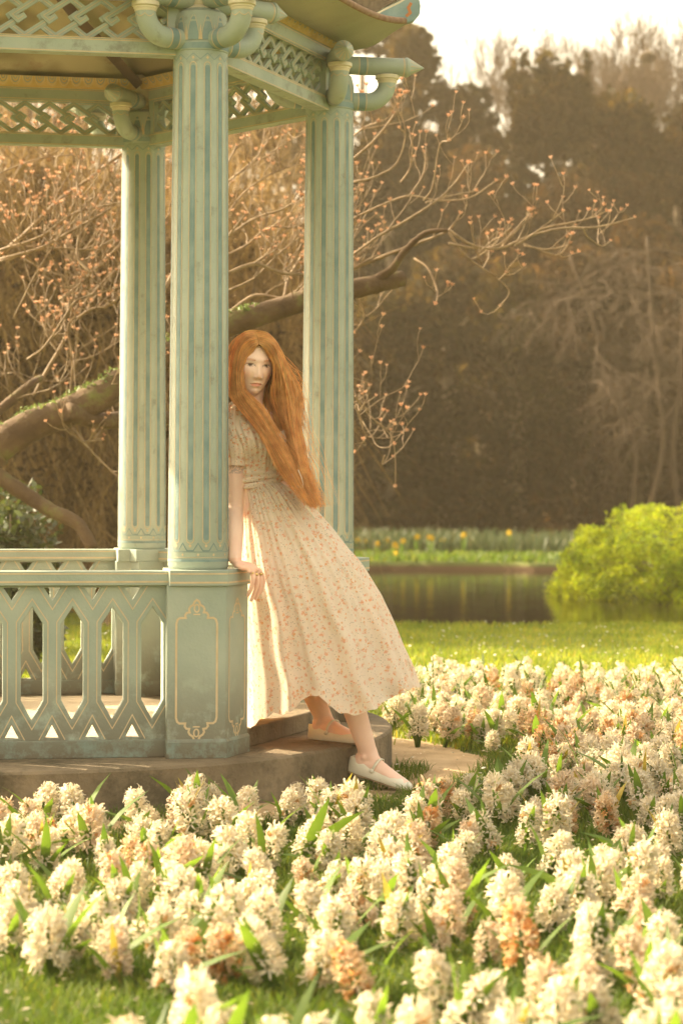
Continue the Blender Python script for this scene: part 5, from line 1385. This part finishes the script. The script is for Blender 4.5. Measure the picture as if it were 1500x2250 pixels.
# --- dress
def dress_mat():
    m = material('floral_cotton', (0.87, 0.77, 0.64), (0.90, 0.82, 0.70), 0.85, 3, 2, transl=0.28, tcol=(1.2, 0.95, 0.62), spec=0.1, bump=0.0008, bscale=300)
    nt = m.node_tree; L = nt.links.new; tc = [n for n in nt.nodes if n.type == 'TEX_COORD'][0]
    pr = [n for n in nt.nodes if n.type == 'BSDF_PRINCIPLED'][0]; src = pr.inputs['Base Color'].links[0].from_socket
    users = [l.to_socket for l in list(src.links)]
    def vor(scale, thr, soft, jit, mask_thr=None, off=0.0):
        mp = node(nt, 'ShaderNodeMapping'); mp.inputs['Location'].default_value = (off, off, off); L(tc.outputs['Object'], mp.inputs[0])
        dn = node(nt, 'ShaderNodeTexNoise'); dn.inputs['Scale'].default_value = 170; L(mp.outputs[0], dn.inputs['Vector'])
        mxv = node(nt, 'ShaderNodeVectorMath', operation='MULTIPLY_ADD'); L(dn.outputs['Color'], mxv.inputs[0]); mxv.inputs[1].default_value = (jit,) * 3; L(mp.outputs[0], mxv.inputs[2])
        v = node(nt, 'ShaderNodeTexVoronoi'); v.inputs['Scale'].default_value = scale; L(mxv.outputs[0], v.inputs['Vector'])
        r = node(nt, 'ShaderNodeMapRange'); r.inputs[1].default_value = thr; r.inputs[2].default_value = thr + soft; r.inputs[3].default_value = 1; r.inputs[4].default_value = 0; L(v.outputs['Distance'], r.inputs[0])
        out = r.outputs[0]
        if mask_thr is not None:
            sp = node(nt, 'ShaderNodeSeparateColor'); L(v.outputs['Color'], sp.inputs[0]); g = node(nt, 'ShaderNodeMath', operation='GREATER_THAN'); g.inputs[1].default_value = mask_thr; L(sp.outputs[0], g.inputs[0])
            mu = node(nt, 'ShaderNodeMath', operation='MULTIPLY'); L(out, mu.inputs[0]); L(g.outputs[0], mu.inputs[1]); out = mu.outputs[0]
        return out
    cur = src
    for sock, colr in ((vor(46, 0.30, 0.12, 0.014, 0.6), (0.86, 0.68, 0.52)), (vor(170, 0.26, 0.10, 0.003, 0.78, 3.1), (0.50, 0.44, 0.34)), (vor(46, 0.20, 0.12, 0.022, 0.22), (0.82, 0.47, 0.30)), (vor(64, 0.20, 0.10, 0.018, 0.5, 1.7), (0.82, 0.47, 0.22))):
        mx = node(nt, 'ShaderNodeMix', data_type='RGBA'); L(sock, mx.inputs[0]); L(cur, mx.inputs[6]); mx.inputs[7].default_value = (*colr, 1); cur = mx.outputs[2]
    for u in users: L(cur, u)
    return m
M['dress'] = dress_mat()
SK = [((522, 1052), (609, 1050), 8.20, .088), ((523, 1090), (654, 1085), 8.215, .125), ((520, 1150), (711, 1147), 8.23, .165), ((517, 1230), (777, 1228), 8.245, .205),
      ((520, 1310), (829, 1305), 8.26, .235), ((526, 1400), (867, 1390), 8.28, .260), ((530, 1500), (897, 1462), 8.30, .280), ((532, 1598), (912, 1507), 8.32, .295)]
def skirt(offset=0.0, scale=1.0, amp=1.0, vmax=1.0, NR=100, NP=300, inner=False):
    V = []; F = []
    for j in range(NR):
        t = j / (NR - 1) * vmax; tt = t * (len(SK) - 1); k = min(int(tt), len(SK) - 2); u = tt - k
        a, b = SK[k], SK[k + 1]
        g = lambda i, c: a[i][c] * (1 - u) + b[i][c] * u
        Lp = PP(g(0, 0), g(0, 1), a[2] * (1 - u) + b[2] * u); Rp = PP(g(1, 0), g(1, 1), a[2] * (1 - u) + b[2] * u); hd = (a[3] * (1 - u) + b[3] * u) * scale
        c = (Lp + Rp) / 2; U = (Rp - Lp) / 2 * scale; Wv = Vector((0, -hd, 0))
        for i in range(NP):
            ph = 2 * PI * i / NP
            fine = math.sin(46 * ph + 2.0 * math.sin(3 * ph)); 
            n1 = 13
            sw = ph + 0.09 * math.sin(2 * ph + 4 * t) + 0.035 * math.sin(8 * t + 5 * ph) + 0.02 * math.sin(23 * t + 3 * ph)
            fold = math.sin(n1 * sw + 0.8 * math.sin(3 * ph)) + 0.5 * math.sin(21 * sw + 1 + 1.5 * t) + 0.35 * math.sin(6 * sw + 2.2 * t)
            fold = fold if fold > 0 else fold * 0.55
            am = ((0.0045 * (1 - t) ** 1.2 + 0.0012) * fine + (0.0015 + 0.021 * t ** 1.1) * fold * amp)
            am *= (1.0 + 0.25 * math.sin(5 * ph + 6 * t)) * (1 - 0.72 * max(0.0, min(1.0, (-math.cos(ph) - 0.15) / 0.35)) * (1 if math.sin(ph) > -0.3 else 0.5))
            p = c + U * math.cos(ph) + Wv * math.sin(ph); d = (p - c).normalized()
            p = p + d * am
            V.append(p)
    # hem: pulled down round the front leg, lifted between the legs
    for j in range(NR):
        t = j / (NR - 1) * vmax
        for i in range(NP):
            ph = 2 * PI * i / NP; p = V[j * NP + i]
            if t > 0.55:
                px, py = proj(p + PO); s = math.sin(ph)
                if s > -0.2:
                    dy = interp(px, [520, 545, 600, 640, 662, 700, 722, 748, 790, 832, 852, 885, 915], [6, 0, -30, -22, -45, -50, -18, 2, 14, 16, -2, -4, 0]) * min(1, (s + 0.2) / 0.5)
                else: dy = -18 * math.sin(3 * ph) - 12
                p.z -= dy / 610 * ((t - 0.55) / 0.45) ** 2
                if s > 0: p.y -= 0.02 * math.exp(-((px - 775) / 45) ** 2) * (t - 0.5)
            p.z += 0.003 * math.sin(9 * ph + 30 * t) + t ** 5 * (0.004 * math.sin(13 * ph + 1) + 0.004 * math.sin(29 * ph))
    for j in range(NR - 1):
        for i in range(NP):
            i2 = (i + 1) % NP; F.append((j * NP + i, (j + 1) * NP + i, (j + 1) * NP + i2, j * NP + i2))
    return V, F
V, F = skirt(); mb = MB(); mb.add(V, F)
dress = mb.build('dress', M['dress'], per, True)
V, F = skirt(scale=0.93, amp=1.3, vmax=0.955); mb = MB(); mb.add(V, F)
M['lining'] = material('cream_lining', (0.74, 0.62, 0.46), (0.8, 0.68, 0.52), 0.85, 4, transl=0.4, tcol=(1, 0.88, 0.7))
mb.build('lining', M['lining'], dress, True)
# bodice
mb = MB(); V = []; F = []; NP = 220; BR_ = [((566, 1056, 8.2), .108, .086), ((566, 1035, 8.20), .109, .088), ((566, 1008, 8.195), .122, .100), ((565, 985, 8.19), .136, .118), ((563, 965, 8.19), .146, .120), ((560, 945, 8.19), .155, .108), ((556, 925, 8.19), .160, .096), ((553, 905, 8.19), .142, .080), ((551, 893, 8.19), .110, .070)]
NR = 44
for j in range(NR):
    tt = j / (NR - 1) * (len(BR_) - 1); k = min(int(tt), len(BR_) - 2); u = tt - k; u = u * u * (3 - 2 * u) * 0.3 + u * 0.7
    (c0, a0, b0), (c1, a1, b1) = BR_[k], BR_[k + 1]; c = PP(*c0).lerp(PP(*c1), u); a = a0 + (a1 - a0) * u; b = b0 + (b1 - b0) * u; t = j / (NR - 1)
    for i in range(NP):
        ph = 2 * PI * i / NP; w_ = 0.0028 * math.sin(44 * ph + 2 * math.sin(4 * ph)) * (0.5 + 0.7 * math.sin(PI * t)) + 0.003 * math.sin(15 * ph + 3 * t)
        bust = 0.012 * math.exp(-((t - 0.52) / 0.2) ** 2) * (math.exp(-((ph - PI * .36) / .35) ** 2) + math.exp(-((ph - PI * .66) / .35) ** 2))
        V.append(c + (TR * math.cos(ph) * a + TF * math.sin(ph) * b) * (1 + (w_ + bust) * 9))
for j in range(NR - 1):
    for i in range(NP):
        i2 = (i + 1) % NP; q = (V[j * NP + i] + V[(j + 1) * NP + i2]) / 2; px, py = proj(q + PO); ph = 2 * PI * i / NP
        neck = interp(px, [495, 505, 520, 545, 575, 615, 640, 660], [878, 890, 908, 932, 948, 950, 930, 900]) if math.sin(ph) > 0.05 else 905
        if py < neck: continue
        F.append((j * NP + i, j * NP + i2, (j + 1) * NP + i2, (j + 1) * NP + i))
mb.add(V, F); mb.build('bodice', M['dress'], dress, True)
# puffed sleeves
def sleeve(pts, rad, name='sleeve'):
    q = crom(pts, 26); mb = MB(); V = []; F = []; n = 90; m = len(q)
    for j in range(m):
        t = j / (m - 1); T = (q[min(j + 1, m - 1)] - q[max(j - 1, 0)]).normalized(); N_ = T.orthogonal().normalized(); B_ = T.cross(N_); r0 = interp(t, [i / (len(rad) - 1) for i in range(len(rad))], rad)
        for i in range(n):
            ph = 2 * PI * i / n; r1 = r0 * (1 + 0.05 * math.sin(9 * ph + 2 * t) * (0.4 + abs(2 * t - 1)) + 0.035 * math.sin(17 * ph + 5 * t) + 0.03 * math.sin(5 * ph + 9 * t)); V.append(q[j] + (N_ * math.cos(ph) + B_ * math.sin(ph)) * r1)
    for j in range(m - 1):
        for i in range(n):
            i2 = (i + 1) % n; F.append((j * n + i, j * n + i2, (j + 1) * n + i2, (j + 1) * n + i))
    mb.add(V, F); mb.build(name, M['dress'], dress, True)
sleeve([PP(527, 893, 8.155), PP(519, 925, 8.13), PP(517, 965, 8.125), PP(517, 1000, 8.12), PP(516, 1022, 8.12)], [.035, .054, .058, .060, .056, .043, .046])
sleeve([PP(584, 893, 8.25), PP(600, 925, 8.29), PP(606, 965, 8.32), PP(612, 1000, 8.36), PP(616, 1022, 8.37)], [.035, .054, .058, .058, .056, .043, .046])
# sash: crossing bands round the waist, and the tie strings
def band(y0, y1, sl, hgt, off, seed):
    mb = MB(); n = 120; V = []; F = []
    for i in range(n):
        ph = 2 * PI * i / n; s = math.cos(ph); py = (y0 + y1) / 2 + sl * s + 3 * math.sin(2 * ph + seed)
        k = 1.0 + 0.02 * math.sin(5 * ph + seed); c = PP(566, py, 8.2); a = (.110 + off) * k; b = (.089 + off) * k
        for m_ in range(5):
            tz = (m_ - 2) / 2; bul = 0.004 * (1 - tz * tz) + 0.0015 * math.sin(9 * ph + m_ * 2)
            V.append(c + TR * math.cos(ph) * (a + bul) + TF * math.sin(ph) * (b + bul) + Vector((0, 0, -tz * hgt)))
    for i in range(n):
        i2 = (i + 1) % n
        for m_ in range(4): F.append((i * 5 + m_, i2 * 5 + m_, i2 * 5 + m_ + 1, i * 5 + m_ + 1))
    mb.add(V, F); mb.build('sash', M['dress'], dress, True)
band(1036, 1046, 3, .010, .001, 1); band(1046, 1054, -6, .009, .004, 2); band(1054, 1064, -10, .009, .005, 3)
M['string'] = material('cream_string', (0.75, 0.64, 0.48), (0.8, 0.7, 0.55), 0.8, 30)
ts = MB()
for pp, r_s in (([(640, 1040), (652, 1068), (658, 1085), (668, 1100), (680, 1125), (692, 1140)], .0022), ([(655, 1032), (664, 1055), (664, 1072), (652, 1066)], .002), ([(640, 1066), (660, 1085), (676, 1112), (688, 1138)], .0022), ([(888, 1440), (896, 1452), (905, 1467)], .0018)):
    ts.tube(crom([PP(a, b, 8.0 if a < 800 else 8.25) for a, b in pp], 14), r_s, 6)
ts.build('tie_strings', M['string'], dress, True)['kind'] = 'stuff'

# --- shoes
M['shoe'] = material('cream_leather', (0.70, 0.68, 0.55), (0.78, 0.75, 0.62), 0.42, 14, 3, bump=0.0005, bscale=150, spec=0.45)
M['sole'] = material('tan_sole', (0.30, 0.22, 0.13), (0.36, 0.27, 0.17), 0.7, 20)
def shoe(F_, btn_side):
    k = F_.L / .246; xs = [-.006, -.002, .010, .03, .055, .08, .105, .13, .15, .165, .18, .195, .21, .225, .236, .243, .246]
    hw = [.006, .016, .025, .031, .0335, .0335, .034, .036, .039, .0405, .041, .040, .0375, .032, .0245, .014, .004]
    ht = [.050, .056, .058, .055, .048, .041, .036, .034, .034, .036, .037, .035, .031, .026, .021, .016, .010]
    op = [1, 1, 1, 1, 1, 1, 1, 1, .97, .86, .50, .12, 0, 0, 0, 0, 0]     # how wide the throat is
    V = []; F = []; n = 32; Fm = []
    for x_, w_, h_, o_ in zip(xs, hw, ht, op):
        for i in range(n + 1):
            a = -1 + 2 * i / n; s = math.copysign(1, a); aa = abs(a)
            # a: 0 at the middle of the sole, +-1 at the edge of the throat
            if aa < 0.45: yy = w_ * 0.93 * math.sin(aa / 0.45 * PI / 2); zz = 0.002
            else:
                u = (aa - 0.45) / 0.55
                if o_ > 0.85: yy = w_ * (0.93 + 0.07 * math.sin(PI * u) - 0.16 * u * u); zz = 0.002 + (h_ - .002) * u
                else:
                    t = u * PI / 2; yc = w_ * (0.93 + 0.1 * math.sin(min(PI, 2 * t))) * (1 - (1 - o_ * 0.62) * (u ** 2.2)); yy = yc; zz = 0.002 + (h_ - .002) * math.sin(t) ** 0.8
            V.append(F_.w(x_ * k, s * yy, zz))
    for j in range(len(xs) - 1):
        for i in range(n): F.append((j * (n + 1) + i, (j + 1) * (n + 1) + i, (j + 1) * (n + 1) + i + 1, j * (n + 1) + i + 1))
    mb = MB(); mb.add(V, F); o = mb.build('shoe', M['shoe'], per, True)
    s_ = o.modifiers.new('thick', 'SOLIDIFY'); s_.thickness = 0.0022; s_.offset = 0.0
    ss = o.modifiers.new('sub', 'SUBSURF'); ss.levels = 1; ss.render_levels = 1
    so = MB(); poly = [(x_ * k, w_ * .93) for x_, w_ in zip(xs, hw)] + [(x_ * k, -w_ * .93) for x_, w_ in list(zip(xs, hw))[::-1]]
    so.prism(poly, -0.004, 0.0005, f=lambda a, b, c: F_.w(a, b, c)); so.build('sole', M['sole'], o)
    st_ = MB(); pts = [F_.w(.098 * k, .034, .030), F_.w(.104 * k, .035, .052), F_.w(.108 * k, .020, .070), F_.w(.110 * k, 0, .074), F_.w(.108 * k, -.020, .070), F_.w(.104 * k, -.035, .052), F_.w(.098 * k, -.034, .030)]
    q = crom(pts, 28); Vs = []
    for i, p in enumerate(q):
        for dx in (-.005, .005): Vs.append(p + F_.x * dx)
    st_.add(Vs, [(2 * i, 2 * i + 1, 2 * i + 3, 2 * i + 2) for i in range(27)])
    t_ = st_.build('strap', M['shoe'], o, True); s2 = t_.modifiers.new('thick', 'SOLIDIFY'); s2.thickness = 0.0025
    bb = MB(); bb.lathe([(0.001, -.004), (.0065, -.0035), (.0085, 0), (.0065, .0035), (.001, .0045)], 14, axis=Matrix.Translation(F_.w(.097 * k, btn_side * .0375, .031)) @ Matrix((F_.x, F_.z, F_.y * btn_side)).transposed().to_4x4())
    bb.build('button', M['shoe'], o, True)
shoe(FL_, -1); shoe(FR_, -1)
# --- rings
M['gold'] = material('gold', (0.80, 0.55, 0.22), (0.9, 0.65, 0.3), 0.28, 5, metallic=0.9)
for (a, b, Yr), s in (((554, 1259, 7.938), 1.0), ((562, 1262, 7.955), 1.25), ((572, 1261, 7.98), 1.1)):
    c = PP(a, b, Yr); mb = MB(); n = 18
    mb.tube([c + Vector((0.0098 * math.cos(t), 0.0098 * math.sin(t) + 0.006, 0.001 * math.sin(t))) for t in [2 * PI * i / n for i in range(n + 1)]], .0016, 8)
    mb.lathe([(.0005, -.002), (.0045 * s, -.0015), (.0055 * s, 0), (.0035 * s, .002), (.0005, .0028)], 12, axis=Matrix.Translation(c + Vector((0.002, -.0065, 0))) @ Matrix.Rotation(R(90), 4, 'X'))
    mb.build('ring', M['gold'], per, True)

# --- hair
def hair_mat():
    m = material('copper_hair', (0.72, 0.35, 0.095), (0.92, 0.58, 0.19), 0.38, 30, 2, transl=0.35, tcol=(1.2, 0.95, 0.7), vcol=True, spec=0.5)
    return m
M['hair'] = hair_mat()
rh = random.Random(12); HV = []; HFc = []; HC = []
def strand(pts, w0, tone):
    """a fine three-sided strand tapering to its tip"""
    m = len(pts); b = len(HV)
    for i, p in enumerate(pts):
        t = i / (m - 1); w_ = w0 * (1 - 0.75 * t ** 3)
        d = (pts[min(i + 1, m - 1)] - pts[max(i - 1, 0)]); d = d.normalized() if d.length > 0 else Vector((0, 0, -1))
        s = d.cross(Vector((0, 1, 0))); s = s.normalized() if s.length > .01 else Vector((1, 0, 0)); u = s.cross(d)
        for a in (0, 2.094, 4.189): HV.append(p + (s * math.cos(a) + u * math.sin(a)) * w_); HC.append(tone)
    for i in range(m - 1):
        for k in range(3):
            k2 = (k + 1) % 3; HFc.append((b + i * 3 + k, b + i * 3 + k2, b + (i + 1) * 3 + k2, b + (i + 1) * 3 + k))
def family(guides, n, w0=0.0011, jit=0.004, m=22, depthj=0.02, wave=0.006, seed=0, dark=1.0, lens=(0.66, 1.03)):
    G_ = [crom([PP(*p) for p in g], m) for g in guides]; rr = random.Random(seed)
    nlock = max(6, n // 42); locks = [(rr.uniform(0, len(G_) - 1), rr.uniform(0, 6.28), rr.uniform(0.7, 1.3), rr.uniform(-1, 1), rr.uniform(0.82, 1.15)) for _ in range(nlock)]
    for i in range(n):
        lk = rr.choice(locks); s = min(len(G_) - 1.001, max(0, rr.uniform(0, len(G_) - 1))); pull = rr.uniform(0.3, 0.9)
        k = int(s); u = s - k; L_ = rr.uniform(*lens); pts = []
        dj = rr.gauss(0, 1) * depthj; jx, jz = rr.gauss(0, jit), rr.gauss(0, jit)
        for j in range(m):
            t = j / (m - 1); se = s + (lk[0] - s) * pull * t ** 1.4 * 0.55; kk = int(min(len(G_) - 1.001, max(0, se))); uu = se - kk
            fj = min(t * L_, 1.0) * (m - 1); ji = min(int(fj), m - 2); fu = fj - ji
            p0 = G_[kk][ji].lerp(G_[kk][ji + 1], fu); p1 = G_[kk + 1][ji].lerp(G_[kk + 1][ji + 1], fu); p = p0.lerp(p1, uu)
            ww = wave * t * lk[2]; env = min(1, t * 3) + 3.5 * max(0, t - 0.62) ** 1.5
            p = p + Vector((ww * math.sin(lk[1] + 9 * t) + jx * env, dj * env + ww * math.cos(lk[1] + 7 * t), jz * env * 0.4 + 0.4 * ww * math.sin(lk[1] * 2 + 6 * t)))
            pts.append(p)
        tv = dark * lk[4] * rr.uniform(0.85, 1.18); strand(pts, w0 * rr.uniform(0.7, 1.5), (tv, tv * rr.uniform(0.92, 1.06), tv))
# left of the parting: over the cheek, under the chin, across the chest
A_in = [(569, 756, 8.078), (557, 763, 8.080), (548, 776, 8.088), (539, 795, 8.092), (533, 820, 8.096), (536, 848, 8.090), (553, 872, 8.065), (573, 893, 8.05), (594, 930, 8.035), (622, 975, 8.02), (657, 1048, 8.01), (692, 1122, 8.0)]
A_mid = [(566, 742, 8.098), (548, 746, 8.092), (530, 765, 8.10), (521, 800, 8.095), (519, 840, 8.09), (525, 875, 8.08), (545, 905, 8.06), (575, 942, 8.04), (600, 985, 8.02), (625, 1030, 8.01), (652, 1072, 8.0), (678, 1108, 8.0)]
A_out = [(559, 725, 8.15), (538, 728, 8.14), (518, 748, 8.14), (506, 785, 8.13), (502, 830, 8.11), (505, 868, 8.09), (522, 892, 8.07), (552, 925, 8.05), (578, 960, 8.03), (598, 1008, 8.015), (620, 1045, 8.01), (670, 1108, 8.0)]
family([A_in, A_mid, A_out], 1500, seed=1, depthj=0.010, wave=0.005, w0=0.0008, lens=(0.55, 1.04))
# right of the parting: sweeps over the far cheek and falls beside her
B_in = [(570, 756, 8.078), (584, 767, 8.085), (595, 785, 8.102), (603, 805, 8.112), (602, 830, 8.125), (597, 860, 8.14), (608, 900, 8.15), (628, 945, 8.14), (646, 995, 8.10), (662, 1048, 8.05), (682, 1102, 8.02)]
B_mid = [(567, 742, 8.098), (592, 750, 8.10), (610, 772, 8.12), (620, 800, 8.12), (628, 840, 8.12), (636, 885, 8.12), (642, 930, 8.10), (650, 980, 8.08), (662, 1030, 8.05), (678, 1075, 8.03), (698, 1112, 8.02)]
B_out = [(559, 725, 8.15), (588, 731, 8.14), (608, 758, 8.15), (624, 792, 8.16), (641, 825, 8.17), (660, 856, 8.18), (662, 895, 8.17), (661, 940, 8.15), (672, 995, 8.12), (686, 1048, 8.08), (724, 1112, 8.05)]
family([B_in, B_mid, B_out], 1700, seed=2, depthj=0.014, wave=0.007, w0=0.0008, lens=(0.55, 1.04))
# loose strands that break the edge between hair and face
A_lo = [(a + 5 * math.sin(i), b, c - .006) for i, (a, b, c) in enumerate(A_in)]; A_l2 = [(a - 4, b + 2, c - .004) for a, b, c in A_in]
family([A_lo, A_l2], 90, seed=21, depthj=0.003, wave=0.006, w0=0.0007, jit=0.003)
B_lo = [(a - 4 * math.sin(i * 1.3), b, c - .004) for i, (a, b, c) in enumerate(B_in)]; B_l2 = [(a + 4, b + 2, c - .003) for a, b, c in B_in]
family([B_lo, B_l2], 90, seed=22, depthj=0.003, wave=0.006, w0=0.0007, jit=0.003)
# behind neck and shoulders
C1 = [(560, 735, 8.20), (540, 800, 8.25), (535, 870, 8.24), (560, 930, 8.14), (600, 990, 8.10), (640, 1050, 8.07), (670, 1100, 8.05)]
C2 = [(575, 735, 8.22), (600, 800, 8.24), (610, 870, 8.22), (620, 940, 8.16), (640, 1010, 8.12), (665, 1070, 8.08), (690, 1115, 8.05)]
C3 = [(580, 735, 8.22), (630, 800, 8.22), (650, 870, 8.21), (652, 940, 8.18), (660, 1010, 8.14), (680, 1070, 8.10), (705, 1115, 8.06)]
family([C1, C2, C3], 900, seed=3, depthj=0.02, wave=0.004, w0=0.0016)
# back of the head
D = []
for k in range(7):
    a = R(-100 + 200 * k / 6); D.append([tuple(x) for x in []])
BK = []
for k in range(9):
    az = PI * k / 8; pts = []
    for el in (80, 55, 30, 5, -20): 
        e_ = R(el); pts.append(HW(0.083 * math.cos(az) * math.cos(e_), -0.100 * math.sin(az) * math.cos(e_) - 0.004, 0.122 * math.sin(e_)))
    end = pts[-1] + Vector((0.03 * math.cos(az), 0, -0.25)); pts += [end, end + Vector((0.06, -0.02, -0.2))]
    BK.append(crom(pts, 20))
rr = random.Random(9)
for i in range(1100):
    s = rr.uniform(0, 7.999); k = int(s); u = s - k; tv = rr.uniform(0.7, 1.2); j_ = Vector((rr.gauss(0, .004), rr.gauss(0, .004), 0))
    strand([BK[k][j].lerp(BK[k + 1][j], u) + j_ * min(1, j / 5) for j in range(20)], 0.0017, (tv, tv, tv))
# flyaways
for i in range(70):
    g = [(rr.uniform(545, 600), 730 + rr.uniform(-2, 6), 8.12)] if i < 0 else None
    if g:
        x0, y0, _ = g[0]; pts = [PP(x0, y0, 8.13), PP(x0 + rr.uniform(-25, 25), y0 - rr.uniform(0, 5), 8.12), PP(x0 + rr.uniform(-40, 40), y0 + rr.uniform(-6, 12), 8.12)]
    else:
        t0 = rr.uniform(0.2, 0.8); q = crom([PP(*p) for p in B_out], 22); a = q[int(t0 * 21)]; b = q[min(21, int(t0 * 21) + rr.randint(3, 8))]
        o_ = rr.uniform(0.005, 0.035); pts = [a, a.lerp(b, .5) + Vector((o_, 0, 0.01)), b + Vector((o_ * rr.uniform(-.2, 1.6), 0, 0))]
    strand(crom(pts, 12), 0.0005, (1.15, 1.15, 1.15))
for i in range(60):   # loose tips
    q = crom([PP(*p) for p in rr.choice((B_out, B_mid, A_in))], 22); a = q[rr.randint(14, 20)]
    b = PP(rr.uniform(660, 715), rr.uniform(1085, 1140), 8.02); m_ = a.lerp(b, .5) + Vector((rr.uniform(-.01, .03), 0, rr.uniform(-.01, .02))); strand(crom([a, m_, b], 12), 0.0008, (1.1, 1.1, 1.1))
hm_ = npmesh('hair', [tuple(v) for v in HV], HFc, M['hair'], True, np.array(HC))
hair = link(bpy.data.objects.new('hair', hm_), per)
# scalp under the strands, so that no skin shows through
cap = []; capf = []
sel = {}
for i in range(len(hv)):
    xx, yy, zz = hx[i], hy[i], hz[i]
    lim = 0.062 - 0.55 * max(0, abs(xx) - 0.0) if yy > 0 else -0.06
    if (yy > 0.02 and zz > lim + 0.004) or (yy <= 0.02 and zz > -0.09): sel[i] = len(cap); cap.append(HW(xx * 1.04, yy * 1.035, zz * 1.02))
for f in hf:
    if all(k in sel for k in f): capf.append(tuple(sel[k] for k in f))
mb = MB(); mb.add(cap, capf); M['scalp'] = material('hair_roots', (0.30, 0.095, 0.02), (0.42, 0.15, 0.03), 0.6, 40)
mb.build('scalp_hair', M['scalp'], hair, True)
# ------------------------------------------------------------------ the hazy air
hz_ = MB(); hz_.box((4, 42, 6.2), (150, 150, 15.0))
hm = bpy.data.materials.new('haze'); hm.use_nodes = True; nt = hm.node_tree; nt.nodes.clear()
out = node(nt, 'ShaderNodeOutputMaterial'); vp = node(nt, 'ShaderNodeVolumePrincipled')
vp.inputs['Color'].default_value = (1.0, 0.84, 0.58, 1); vp.inputs['Density'].default_value = 0.0013; vp.inputs['Anisotropy'].default_value = 0.45
nt.links.new(vp.outputs[0], out.inputs['Volume'])
tag(hz_.build('haze', hm), 'warm haze hanging over pond and lawn', 'haze', kind='stuff')
